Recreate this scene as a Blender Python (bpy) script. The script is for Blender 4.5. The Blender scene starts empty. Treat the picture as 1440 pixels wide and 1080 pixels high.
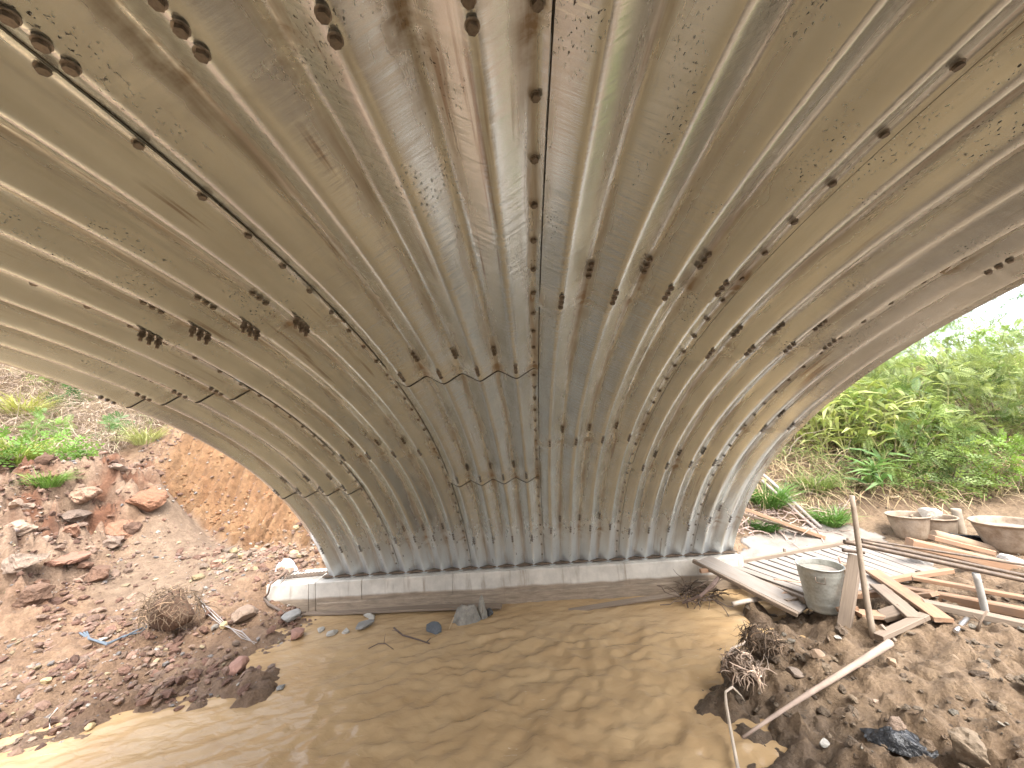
import bpy, math, random
import numpy as np
from mathutils import Vector, Matrix
SC = bpy.context.scene; COL = SC.collection
rnd = random.Random(7); RG = np.random.default_rng(7)
PI = math.pi

# ------------------------------------------------------------------ camera
CAM = np.array([2.315, -4.454, 1.394]); YAW, PIT, ROL, FPX = -.030, .135, -.071, 543.9
cy, sy, cp, sp, cr, sr = math.cos(YAW), math.sin(YAW), math.cos(PIT), math.sin(PIT), math.cos(ROL), math.sin(ROL)
FW = np.array([sy*cp, cy*cp, sp]); R0 = np.array([cy, -sy, 0.]); U0 = np.cross(R0, FW)
RT = cr*R0 + sr*U0; UP = -sr*R0 + cr*U0
cam = bpy.data.cameras.new('camera'); co = bpy.data.objects.new('camera', cam); COL.objects.link(co)
cam.sensor_width = 36; cam.lens = FPX/1440*36; cam.clip_start = .05; cam.clip_end = 500
M = Matrix(((RT[0], UP[0], -FW[0], CAM[0]), (RT[1], UP[1], -FW[1], CAM[1]), (RT[2], UP[2], -FW[2], CAM[2]), (0, 0, 0, 1)))
co.matrix_world = M; SC.camera = co

# ------------------------------------------------------------------ world, sun, exposure
SUN_EL, SUN_AZ = 58, 150      # azimuth measured from +Y clockwise
w = bpy.data.worlds.new('World'); SC.world = w; w.use_nodes = True
nt = w.node_tree; bg = nt.nodes['Background']
sky = nt.nodes.new('ShaderNodeTexSky'); sky.sky_type = 'NISHITA'; sky.sun_disc = False
sky.sun_elevation = math.radians(SUN_EL); sky.sun_rotation = math.radians(SUN_AZ)
sky.air_density = 1.0; sky.dust_density = 4.0; sky.ozone_density = 1.0
hs = nt.nodes.new('ShaderNodeHueSaturation'); hs.inputs['Saturation'].default_value = .38
nt.links.new(sky.outputs[0], hs.inputs['Color']); nt.links.new(hs.outputs[0], bg.inputs[0])
bg.inputs[1].default_value = .15
sl = bpy.data.lights.new('sun', 'SUN'); sl.energy = .5; sl.angle = math.radians(14); sl.color = (1, .96, .9)
so = bpy.data.objects.new('sun', sl); COL.objects.link(so)
az, el = math.radians(SUN_AZ), math.radians(SUN_EL)
sd = Vector((math.sin(az)*math.cos(el), math.cos(az)*math.cos(el), math.sin(el)))
so.rotation_euler = sd.to_track_quat('Z', 'Y').to_euler(); so.location = (0, 0, 30)
SC.view_settings.view_transform = 'Standard'; SC.view_settings.look = 'None'
SC.view_settings.exposure = 2.6; SC.view_settings.gamma = 1; SC.view_settings.use_curve_mapping = False
SC.render.engine = 'CYCLES'; SC.cycles.max_bounces = 10; SC.cycles.diffuse_bounces = 5; SC.cycles.glossy_bounces = 6

# ------------------------------------------------------------------ helpers
def ray(px, py): return RT*(px-720)/FPX + UP*(540-py)/FPX + FW
def gz(px, py, z): d = ray(px, py); return CAM + d*(z-CAM[2])/d[2]
def gy(px, py, y): d = ray(px, py); return CAM + d*(y-CAM[1])/d[1]

def _h(ix, iy, seed):
    n = (ix.astype(np.int64)*374761393 + iy.astype(np.int64)*668265263 + seed*1442695041) & 0xffffffff
    n = ((n ^ (n >> 13))*1274126177) & 0xffffffff
    return ((n ^ (n >> 16)) & 0xffff)/65535.
def vn(x, y, seed=0):
    x = np.asarray(x, float); y = np.asarray(y, float)
    ix = np.floor(x); iy = np.floor(y); fx = x-ix; fy = y-iy
    fx = fx*fx*(3-2*fx); fy = fy*fy*(3-2*fy)
    a = _h(ix, iy, seed); b = _h(ix+1, iy, seed); c = _h(ix, iy+1, seed); d = _h(ix+1, iy+1, seed)
    return (a*(1-fx)+b*fx)*(1-fy)+(c*(1-fx)+d*fx)*fy
def fbm(x, y, seed=0, o=4, g=.5):
    s = 0; a = 1; t = 0
    for i in range(o):
        s = s + a*vn(np.asarray(x)*2**i+i*13.1, np.asarray(y)*2**i-i*7.7, seed+i); t += a; a *= g
    return s/t - .5
def sstep(a, b, x): t = np.clip((x-a)/(b-a), 0, 1); return t*t*(3-2*t)

def tag(o, label=None, cat=None, group=None, kind=None):
    if label: o['label'] = label
    if cat: o['category'] = cat
    if group: o['group'] = group
    if kind: o['kind'] = kind
    return o
def mesh(name, V, Q=None, T=None, mat=None, col=None, smooth=False, uv=None, attr=None):
    V = np.asarray(V, np.float32); me = bpy.data.meshes.new(name)
    Q = np.zeros((0, 4), np.int32) if Q is None or len(Q) == 0 else np.asarray(Q, np.int32)
    T = np.zeros((0, 3), np.int32) if T is None or len(T) == 0 else np.asarray(T, np.int32)
    me.vertices.add(len(V)); me.vertices.foreach_set('co', V.ravel())
    lv = np.concatenate([Q.ravel(), T.ravel()]); n = len(Q)+len(T)
    me.loops.add(len(lv)); me.loops.foreach_set('vertex_index', lv)
    me.polygons.add(n)
    st = np.concatenate([np.arange(len(Q))*4, len(Q)*4+np.arange(len(T))*3]).astype(np.int32)
    me.polygons.foreach_set('loop_start', st)
    me.polygons.foreach_set('use_smooth', np.full(n, smooth))
    me.update(calc_edges=True)
    if col is not None:
        a = me.color_attributes.new('Col', 'FLOAT_COLOR', 'POINT')
        c = np.ones((len(V), 4), np.float32); c[:, :3] = col; a.data.foreach_set('color', c.ravel())
    if uv is not None:
        u = me.uv_layers.new(name='UVMap'); u.data.foreach_set('uv', np.asarray(uv, np.float32)[lv].ravel())
    if attr:
        for k, v in attr.items():
            a = me.attributes.new(k, 'FLOAT', 'POINT'); a.data.foreach_set('value', np.asarray(v, np.float32))
    if mat: me.materials.append(mat)
    return me
def link(name, me, parent=None, loc=None, rot=None, mw=None):
    o = bpy.data.objects.new(name, me); COL.objects.link(o)
    if parent: o.parent = parent
    if mw is not None: o.matrix_world = mw
    if loc is not None: o.location = Vector([float(c) for c in loc])
    if rot is not None: o.rotation_euler = rot
    return o
def empty(name, loc, rz=0):
    o = link(name, None, None, loc); o.rotation_euler[2] = rz; return o

class MB:                                   # small mesh collector (local coordinates)
    def __init__(s): s.V = []; s.Q = []; s.T = []; s.C = []; s.n = 0
    def add(s, V, Q=(), T=(), c=(1, 1, 1)):
        V = np.asarray(V, float); s.V.append(V); s.C.append(np.tile(np.asarray(c, float), (len(V), 1)) if np.ndim(c) == 1 else c)
        if len(Q): s.Q.append(np.asarray(Q)+s.n)
        if len(T): s.T.append(np.asarray(T)+s.n)
        s.n += len(V)
    def tube(s, pts, rad, k=6, c=(1, 1, 1), cap=True):
        P = np.asarray(pts, float); n = len(P); rad = np.broadcast_to(np.asarray(rad, float), (n,))
        tg = np.gradient(P, axis=0); tg /= np.linalg.norm(tg, axis=1)[:, None]+1e-9
        ref = np.array([0, 0, 1.]) if abs(tg[:, 2]).mean() < .8 else np.array([1., 0, 0])
        a = np.cross(tg, ref); a /= np.linalg.norm(a, axis=1)[:, None]; b = np.cross(tg, a)
        th = np.arange(k)*2*PI/k
        V = (P[:, None]+rad[:, None, None]*(a[:, None]*np.cos(th)[None, :, None]+b[:, None]*np.sin(th)[None, :, None])).reshape(-1, 3)
        i = np.arange(n-1)[:, None]*k; j = np.arange(k)[None]; j2 = (j+1) % k
        Q = np.stack([i+j, i+j2, i+k+j2, i+k+j], -1).reshape(-1, 4)
        T = []
        if cap:
            V = np.vstack([V, P[0], P[-1]]); m = n*k
            T = [(m, (q+1) % k, q) for q in range(k)]+[(m+1, (n-1)*k+q, (n-1)*k+(q+1) % k) for q in range(k)]
        s.add(V, Q, T, c)
    def box(s, c0, sz, c=(1, 1, 1), bev=0.0):
        x, y, z = [q/2 for q in sz]; V = []
        b = bev
        for sx in (-1, 1):
            xx = sx*x
            ins = 1
            V += [(xx-sx*0, -y+b, -z), (xx, y-b, -z), (xx, y, -z+b), (xx, y, z-b), (xx, y-b, z), (xx, -y+b, z), (xx, -y, z-b), (xx, -y, -z+b)]
        V = np.array(V)+np.array(c0)
        Q = [(k, (k+1) % 8, 8+(k+1) % 8, 8+k) for k in range(8)]
        Q += [(0, 7, 2, 1), (7, 6, 3, 2), (6, 5, 4, 3), (8, 9, 10, 15), (15, 10, 11, 14), (14, 11, 12, 13)]
        s.add(V, Q, (), c)
    def me(s, name, mat, smooth=False):
        return mesh(name, np.vstack(s.V), np.vstack(s.Q) if s.Q else None, np.vstack(s.T) if s.T else None, mat, np.vstack(s.C), smooth)
    def build(s, name, mat, parent=None, smooth=False, loc=None, rot=None): return link(name, s.me(name, mat, smooth), parent, loc, rot)

# ------------------------------------------------------------------ materials
def newmat(name):
    m = bpy.data.materials.new(name); m.use_nodes = True; t = m.node_tree
    return m, t, t.nodes['Principled BSDF'], t.nodes.new, t.links.new
def noise(t, vec, scale, det=4, rough=.55, dist=0):
    n = t.nodes.new('ShaderNodeTexNoise'); n.inputs['Scale'].default_value = scale; n.inputs['Detail'].default_value = det
    n.inputs['Roughness'].default_value = rough; n.inputs['Distortion'].default_value = dist
    if vec is not None: t.links.new(vec, n.inputs['Vector'])
    return n.outputs[0]
def mapping(t, vec, sc):
    n = t.nodes.new('ShaderNodeMapping'); n.inputs['Scale'].default_value = sc; t.links.new(vec, n.inputs['Vector']); return n.outputs[0]
def ramp(t, fac, stops):
    n = t.nodes.new('ShaderNodeValToRGB'); e = n.color_ramp.elements
    while len(e) < len(stops): e.new(.5)
    for a, (p, c) in zip(e, stops):
        a.position = p; a.color = (c, c, c, 1) if isinstance(c, (int, float)) else (*c, 1)
    t.links.new(fac, n.inputs[0]); return n.outputs[0]
def mix(t, f, a, b, mode='MIX'):
    n = t.nodes.new('ShaderNodeMix'); n.data_type = 'RGBA'; n.blend_type = mode
    for s, v in ((0, f), (6, a), (7, b)):
        if isinstance(v, bpy.types.NodeSocket): t.links.new(v, n.inputs[s])
        else: n.inputs[s].default_value = v if s == 0 else (*v, 1)
    return n.outputs[2]
def math_(t, op, a, b=None):
    n = t.nodes.new('ShaderNodeMath'); n.operation = op
    for i, v in enumerate((a, b)):
        if v is None: continue
        if isinstance(v, bpy.types.NodeSocket): t.links.new(v, n.inputs[i])
        else: n.inputs[i].default_value = v
    return n.outputs[0]
def bump(t, bs, h, st, dist=.01, prev=None):
    n = t.nodes.new('ShaderNodeBump'); n.inputs['Strength'].default_value = st; n.inputs['Distance'].default_value = dist
    t.links.new(h, n.inputs['Height'])
    if prev: t.links.new(prev, n.inputs['Normal'])
    if bs: t.links.new(n.outputs[0], bs.inputs['Normal'])
    return n.outputs[0]
def coords(t, k='Object'): return t.nodes.new('ShaderNodeTexCoord').outputs[k]
def attr(t, name, out='Color'):
    n = t.nodes.new('ShaderNodeAttribute'); n.attribute_name = name; return n.outputs[out]

def mat_steel():
    m, t, b, N, L = newmat('galvanised_steel')
    uv = coords(t, 'UV'); lap = attr(t, 'lap', 'Fac'); val = attr(t, 'valley', 'Fac'); sh = attr(t, 'shade', 'Fac')
    base = mix(t, ramp(t, noise(t, mapping(t, uv, (3, 1.2, 1)), 2.2, 5), [(.35, 0.), (.65, 1.)]), (.84, .91, .92), (.70, .77, .79))
    base = mix(t, ramp(t, noise(t, mapping(t, uv, (60, 4, 1)), 1., 4), [(.4, 0.), (.75, .6)]), base, (.66, .69, .66))
    base = mix(t, math_(t, 'MULTIPLY', sh, .55), base, (.60, .64, .65))
    sx_ = N('ShaderNodeSeparateXYZ'); L(uv, sx_.inputs[0]); mr = N('ShaderNodeMapRange'); mr.inputs[1].default_value = .9; mr.inputs[2].default_value = .35
    L(math_(t, 'ADD', sx_.outputs[1], math_(t, 'MULTIPLY', math_(t, 'SUBTRACT', noise(t, mapping(t, uv, (5, 3, 1)), 1.5, 5), .5), .9)), mr.inputs[0]); pale = mr.outputs[0]
    base = mix(t, math_(t, 'MULTIPLY', pale, .6), base, (.66, .69, .70))
    # dried mud film: long brown streaks down the valleys, blotches at the laps
    st = ramp(t, noise(t, mapping(t, uv, (16, 1.3, 1)), 1.3, 5, .6), [(.42, 0.), (.62, 1.)])
    st = math_(t, 'MULTIPLY', st, math_(t, 'ADD', math_(t, 'MULTIPLY', val, .66), .0))
    lp = math_(t, 'MULTIPLY', math_(t, 'MULTIPLY', lap, math_(t, 'ADD', math_(t, 'MULTIPLY', val, .75), .2)), ramp(t, noise(t, mapping(t, uv, (4, 5, 1)), 2.1, 5, .6), [(.46, 0.), (.60, 1.)]))
    film = math_(t, 'MINIMUM', math_(t, 'ADD', st, lp), .92)
    c = mix(t, film, base, mix(t, noise(t, mapping(t, uv, (5, 1, 1)), 3), (.17, .115, .06), (.30, .21, .12)))
    # black tar specks in clusters
    cl = ramp(t, noise(t, mapping(t, uv, (5, 1.6, 1)), 1.7, 3), [(.56, 0.), (.64, 1.)])
    sk = ramp(t, noise(t, mapping(t, uv, (2.2, 1, 1)), 85, 3, .6), [(.60, 0.), (.64, 1.)])
    spk = math_(t, 'MULTIPLY', cl, sk)
    # pale cement drips
    dr = math_(t, 'MULTIPLY', ramp(t, noise(t, mapping(t, uv, (40, 2.2, 1)), 1.6, 6, .7), [(.66, 0.), (.72, 1.)]), .55)
    run = math_(t, 'MULTIPLY', ramp(t, noise(t, mapping(t, uv, (26, .7, 1)), 1.4, 3, .6), [(.60, 0.), (.66, 1.)]), ramp(t, noise(t, mapping(t, uv, (2, 1.1, 1)), 1.2, 3), [(.5, 0.), (.6, .8)]))
    c = mix(t, math_(t, 'MULTIPLY', run, .7), c, (.23, .12, .05))
    c = mix(t, dr, c, (.60, .57, .52)); c = mix(t, spk, c, (.035, .03, .03))
    L(c, b.inputs['Base Color'])
    dull = math_(t, 'MINIMUM', math_(t, 'ADD', math_(t, 'ADD', math_(t, 'ADD', film, spk), dr), math_(t, 'MULTIPLY', pale, .35)), 1.)
    L(math_(t, 'SUBTRACT', .92, math_(t, 'MULTIPLY', dull, .8)), b.inputs['Metallic'])
    r = math_(t, 'ADD', .12, math_(t, 'MULTIPLY', noise(t, mapping(t, uv, (8, 2, 1)), 3, 5), .20))
    L(math_(t, 'ADD', r, math_(t, 'MULTIPLY', dull, .25)), b.inputs['Roughness'])
    p = bump(t, None, noise(t, mapping(t, uv, (4, 30, 1)), 1.5, 3), .22, .006)
    p = bump(t, None, noise(t, mapping(t, uv, (1, 1, 1)), 7, 2), .2, .010, p)
    bump(t, b, noise(t, mapping(t, uv, (1, 1, 1)), 160, 3), .06, .002, p)
    return m
def mat_simple(name, ca, cb, rough=.8, scale=8, bs=.4, bd=.01, stretch=(1, 1, 1), metal=0., fine=60, vcol=False, thr=(.35, .65), co='Object'):
    m, t, b, N, L = newmat(name); o = mapping(t, coords(t, co), stretch)
    c = mix(t, ramp(t, noise(t, o, scale, 6, .6), [(thr[0], 0.), (thr[1], 1.)]), ca, cb)
    c = mix(t, .35, c, mix(t, noise(t, o, fine, 3), (.15, .15, .15), (1, 1, 1)), 'OVERLAY')
    if vcol: c = mix(t, 1., c, attr(t, 'Col'), 'MULTIPLY')
    L(c, b.inputs['Base Color']); b.inputs['Roughness'].default_value = rough; b.inputs['Metallic'].default_value = metal
    p = bump(t, None, noise(t, o, scale*2, 5, .6), bs, bd); bump(t, b, noise(t, o, fine*1.5, 3), bs*.7, bd*.25, p)
    return m
def mat_wood(name, ca, cb, mud=.35):
    m, t, b, N, L = newmat(name); o = coords(t)
    oi = N('ShaderNodeObjectInfo'); ad = N('ShaderNodeVectorMath'); ad.operation = 'ADD'; L(o, ad.inputs[0])
    cx = N('ShaderNodeCombineXYZ'); L(math_(t, 'MULTIPLY', oi.outputs['Random'], 37.), cx.inputs[0]); L(math_(t, 'MULTIPLY', oi.outputs['Random'], 9.), cx.inputs[1]); L(cx.outputs[0], ad.inputs[1])
    o = ad.outputs[0]
    g = noise(t, mapping(t, o, (1.5, 40, 40)), 2.5, 5, .6, .6)
    c = mix(t, ramp(t, g, [(.3, 0.), (.7, 1.)]), ca, cb)
    c = mix(t, math_(t, 'MULTIPLY', ramp(t, noise(t, mapping(t, o, (3, 8, 8)), 2.2, 5), [(.45, 0.), (.68, 1.)]), mud*2), c, (.20, .15, .11))
    L(c, b.inputs['Base Color']); b.inputs['Roughness'].default_value = .75
    bump(t, b, g, .5, .003); return m
def mat_soil():
    m, t, b, N, L = newmat('soil'); o = coords(t); c = attr(t, 'Col'); wet = attr(t, 'wet', 'Fac')
    n1 = noise(t, o, 9, 8, .65); n2 = noise(t, o, 55, 6, .7)
    c = mix(t, .75, c, mix(t, ramp(t, n1, [(.3, 0.), (.7, 1.)]), (.30, .27, .25), (.74, .74, .74)), 'OVERLAY')
    c = mix(t, .6, c, mix(t, ramp(t, n2, [(.3, 0.), (.7, 1.)]), (.28, .26, .25), (.75, .75, .75)), 'OVERLAY')
    c = mix(t, 1., c, (.57, .535, .48), 'MULTIPLY'); L(c, b.inputs['Base Color'])
    puddle = math_(t, 'MULTIPLY', wet, ramp(t, noise(t, o, 5, 4), [(.42, .2), (.62, 1.)]))
    L(math_(t, 'SUBTRACT', .92, math_(t, 'MULTIPLY', puddle, .68)), b.inputs['Roughness'])
    h = math_(t, 'ADD', n1, math_(t, 'MULTIPLY', n2, .35))
    p = bump(t, None, h, 1., .05); bump(t, b, noise(t, o, 180, 4, .7), .6, .006, p)
    return m
def mat_water():
    m, t, b, N, L = newmat('muddy_water'); o = coords(t)
    n = noise(t, mapping(t, o, (1, 1.8, 1)), 1.6, 5, .6, 1.2)
    c = mix(t, ramp(t, n, [(.3, 0.), (.7, 1.)]), (.34, .225, .115), (.42, .295, .16))
    glint = math_(t, 'MULTIPLY', ramp(t, noise(t, mapping(t, o, (6, 22, 6)), 1.3, 5, .65, 1.), [(.66, 0.), (.70, .8)]), ramp(t, noise(t, o, 1.1, 2), [(.50, 0.), (.60, 1.)]))  # pale flecks painted into the colour for sky reflections on the ripples
    c = mix(t, glint, c, (.55, .46, .34))
    L(c, b.inputs['Base Color']); b.inputs['Roughness'].default_value = .07; b.inputs['IOR'].default_value = 1.33
    p = bump(t, None, noise(t, mapping(t, o, (1, 1.7, 1)), 11, 3, .5, .8), .45, .014)
    bump(t, b, noise(t, mapping(t, o, (.7, 2.2, 1)), 34, 2, .4, .5), .18, .003, p); return m
def mat_leaf(name, tr=.35, rough=.5):
    m, t, b, N, L = newmat(name); c = attr(t, 'Col')
    b.inputs['Roughness'].default_value = rough; L(c, b.inputs['Base Color'])
    tl = N('ShaderNodeBsdfTranslucent'); L(mix(t, .5, c, (1, 1, .45), 'MULTIPLY'), tl.inputs[0])
    ms = N('ShaderNodeMixShader'); ms.inputs[0].default_value = tr*1.2
    L(b.outputs[0], ms.inputs[1]); L(tl.outputs[0], ms.inputs[2]); L(ms.outputs[0], t.nodes['Material Output'].inputs[0]); return m
def mat_concrete(name, hi, lo, zline):
    m, t, b, N, L = newmat(name); o = coords(t)
    sx = N('ShaderNodeSeparateXYZ'); L(o, sx.inputs[0])
    z = math_(t, 'ADD', sx.outputs[2], math_(t, 'MULTIPLY', math_(t, 'SUBTRACT', noise(t, mapping(t, o, (3, 3, 3)), 1.2, 3), .5), .05))
    k = N('ShaderNodeMapRange'); k.inputs[1].default_value = zline-.012; k.inputs[2].default_value = zline+.012; L(z, k.inputs[0])
    n = noise(t, o, 5, 7, .65)
    c1 = mix(t, ramp(t, n, [(.35, 0.), (.65, 1.)]), hi, tuple(q*.72 for q in hi))
    c2 = mix(t, ramp(t, noise(t, mapping(t, o, (1, 1, 6)), 6, 6, .65), [(.35, 0.), (.65, 1.)]), lo, tuple(q*.6 for q in lo))
    c = mix(t, k.outputs[0], c2, c1)
    c = mix(t, ramp(t, noise(t, mapping(t, o, (9, 9, 1.2)), 1.5, 5, .6), [(.55, 0.), (.70, .65)]), c, (.22, .17, .12))
    L(c, b.inputs['Base Color']); b.inputs['Roughness'].default_value = .85
    p = bump(t, None, n, .4, .01); bump(t, b, noise(t, o, 90, 4, .7), .35, .003, p); return m

STEEL = mat_steel()
BOLT = mat_simple('bolt_steel', (.15, .14, .13), (.30, .28, .26), .5, 60, .4, .002, metal=.7, vcol=True)
SOIL = mat_soil(); WATER = mat_water(); LEAF = mat_leaf('leaf'); DRY = mat_leaf('dry_grass', .2, .8)
CONC = mat_concrete('footing_concrete', (.60, .56, .49), (.32, .25, .18), -.17)
ROCK = mat_simple('rock', (.75, .75, .75), (1, 1, 1), .85, 9, .8, .02, vcol=True)
CLOD = mat_simple('clod', (.7, .7, .7), (1, 1, 1), .9, 14, 1., .03, vcol=True, fine=90)
BARK = mat_simple('bark', (.7, .7, .7), (1, 1, 1), .85, 10, .6, .006, (1, 1, 1), vcol=True)
WOODN = mat_wood('fresh_timber', (.33, .20, .115), (.25, .14, .08), .3)
WOODO = mat_wood('weathered_timber', (.24, .185, .135), (.16, .12, .085), .35)
WOODP = mat_wood('cement_covered_board', (.27, .24, .21), (.20, .17, .14), .22)
TUBE = mat_simple('rusty_tube', (.085, .065, .05), (.16, .115, .08), .55, 20, .3, .003, metal=.4)
ZINC = mat_simple('zinc_bucket', (.42, .42, .38), (.29, .29, .25), .55, 14, .25, .004, metal=.55)
TUB = mat_simple('mud_splashed_rubber', (.20, .14, .09), (.33, .26, .19), .75, 9, .3, .006)
CLOTHW = mat_simple('white_sacking', (.55, .55, .58), (.42, .41, .42), .8, 9, .8, .02)
CLOTHG = mat_simple('cement_stiff_sacking', (.26, .24, .20), (.15, .14, .12), .85, 9, .9, .02)
BLACKP = mat_simple('black_plastic', (.012, .013, .015), (.03, .032, .036), .25, 12, .8, .02)
CEM = mat_simple('cement', (.235, .205, .175), (.16, .135, .11), .85, 6, .5, .01)

# ------------------------------------------------------------------ terrain
WZ = -.33
ctl = []
def cz(px, py, z): ctl.append(gz(px, py, z))
def cY(px, py, y, dz=0): p = gy(px, py, y); p[2] += dz; ctl.append(p)
for p in [(0, 1048), (150, 1012), (280, 985), (385, 968), (350, 930), (415, 895), (430, 862)]: cz(*p, WZ)
for p, z in [((0, 960), -.2), ((0, 905), -.1), ((100, 960), -.22), ((240, 895), -.17), ((250, 850), -.07), ((360, 860), -.17), ((60, 880), -.04), ((100, 865), -.05),
             ((200, 805), .12), ((300, 775), .2), ((400, 800), .03), ((345, 800), .06), ((1050, 850), -.26), ((1200, 868), -.2), ((1300, 900), -.2), ((1440, 900), -.2),
             ((1200, 950), -.22), ((1300, 950), -.20), ((1440, 1000), -.12), ((1300, 1050), -.15), ((1100, 1040), -.28), ((1080, 930), -.2), ((1040, 960), -.25)]: cz(*p, z)
for p, y in [((0, 705), .1), ((100, 690), .5), ((180, 674), 1.0), ((235, 692), 1.35), ((0, 780), -.40), ((95, 780), -.12), ((150, 760), .35), ((245, 728), 1.55), ((300, 750), 1.5), ((380, 772), 1.2),
             ((250, 628), 2.1), ((330, 640), 2.2), ((420, 762), 1.0), ((350, 745), 1.55), ((190, 650), 1.9), ((400, 700), 1.9), ((20, 505), 6), ((0, 640), 2.6), ((100, 600), 3.6), ((60, 560), 4.6), ((180, 560), 4.6)]: cY(*p, y)
for p in [(1010, 1079), (1000, 1050), (970, 980), (1010, 930), (1045, 900), (1110, 884), (1150, 872)]: cz(*p, WZ)
for q in [(.5, -1.2, -.6), (1.5, -.6, -.55), (2.5, -1.5, -.65), (3.0, -.8, -.6), (4.1, -.6, -.5), (4.5, -.62, -.45), (0, -2, -.6), (2.3, -3, -.7), (-1, -2.6, -.6), (-3, -3.6, -.65), (-7, -4.5, -.7), (2, -5, -.7), (-3, -6, -.7), (0, -7, -.6), (3.2, -5, -.2), (4, -4, -.1), (6, -4, 0), (3, -7, -.1),
          (5, -.3, -.2), (5.2, .3, -.2), (6.2, -.3, -.2), (7, .1, -.18), (6, .6, -.16), (7.6, .8, -.1), (8.6, .2, -.1), (5.6, .95, 0), (4.7, .6, -.1), (4.4, 1.4, .3), (6.1, 1.7, .45), (7.3, 2.4, .75), (7.6, 3.3, 1.25), (9, 2.4, .65), (10, 1.5, .4), (11, 4, 1.5), (12, 6.2, 2.5), (17, 7, 2.4), (13, 3, 1.3),
          (9, 8, 3.2), (5, 4, 1.6), (2.2, .5, -.02), (2.2, 2, .6), (2, 5, 2.4), (-1, 4, 2.6), (-5, 8, 5.6), (5, 9, 4), (0, 12, 6), (-14, 9, 6.2), (-20, 12, 7.5), (-10, 2, 3.0), (-6, -.3, 1.2), (-8, -1.2, 1.5), (-4.5, -1.6, .1), (-16, 0, 3.5), (-24, 4, 6), (-16, -3.5, -.4), (-30, -4, -.4),
          (24, 6, 2.4), (30, 12, 2.6), (14, 14, 3.0), (30, 25, 3), (0, 28, 9), (-30, 28, 9), (2.2, -9.2, 0), (2.2, -12, 1.5), (-6, -10, 1.5), (-12, -12, 3), (9, -9, 1), (14, -6, .8), (14, -14, 3), (0, -20, 4), (30, -20, 4), (-30, -20, 4), (30, -3, 1.5), (10, -2, 0), (18, 0, .8)]: ctl.append(np.array(q, float))
CT = np.array(ctl)
def tps_fit(P, z, lam=1e-3):
    n = len(P); d = np.linalg.norm(P[:, None]-P[None], axis=2)
    K = d**1.5*-1 if False else np.where(d > 0, d*d*np.log(d+1e-12), 0)+lam*np.eye(n)*1
    A = np.zeros((n+3, n+3)); A[:n, :n] = K; A[:n, n] = 1; A[:n, n+1:] = P; A[n, :n] = 1; A[n+1:, :n] = P.T
    return np.linalg.solve(A, np.concatenate([z, [0, 0, 0]]))
def warp(x, y):                            # keeps far control points from dominating
    return np.arcsinh((x-1)/4.)*4, np.arcsinh((y+.5)/4.)*4
WP = np.stack(warp(CT[:, 0], CT[:, 1]), 1); TW = tps_fit(WP, CT[:, 2])
def Hb(x, y):
    x = np.asarray(x, float).ravel(); y = np.asarray(y, float).ravel(); a, b = warp(x, y); out = np.empty(len(x))
    for i in range(0, len(x), 20000):
        A = a[i:i+20000, None]-WP[None, :, 0]; B = b[i:i+20000, None]-WP[None, :, 1]; r2 = A*A+B*B
        out[i:i+20000] = (np.where(r2 > 1e-12, .5*r2*np.log(r2+1e-12), 0)@TW[:-3])+TW[-3]+TW[-2]*a[i:i+20000]+TW[-1]*b[i:i+20000]
    return np.clip(out, -.9, 10)
def zones(x, y, h):
    left = 1-sstep(0., 1.2, x)
    yb = 1.55-.36*(np.clip(x, -4.2, .5)+3.2)+.25*fbm(x*3, y*3, 3)
    cut = sstep(yb-.06, yb+.14, y)*(1-sstep(2.3, 2.9, y))*sstep(-4.1, -3.6, x+.35*fbm(x*3, y*3, 3))*(1-sstep(1.5, 3, x))
    bl = x+2.58+.43*(y+.3)+.3*fbm(x*3, y*3, 4)
    mound = (1-sstep(-.16, .10, bl))*sstep(-.80, -.45, y+.2*fbm(x*2.5, y*2.5, 6))*(1-sstep(1.6, 2.2, y))*(1-cut)
    ramp_ = sstep(-.55, -.15, y)*(1-cut)*sstep(-.05, .2, bl)*(1-sstep(-1.5, -.8, x))
    veg = np.maximum(sstep(1.5, 2.0, y-1.1*sstep(-5.2, -4., x)-.3*fbm(x*2, y*2, 8))*(1-sstep(2., 4, x)), sstep(.9, 1.5, y)*sstep(3.5, 5, x))
    veg = np.maximum(veg, (1-sstep(-9, -6, x))*sstep(-1.5, .5, y)); veg = np.maximum(veg, 1-sstep(-11, -9.5, y))
    return left, cut, ramp_, mound, veg
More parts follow.
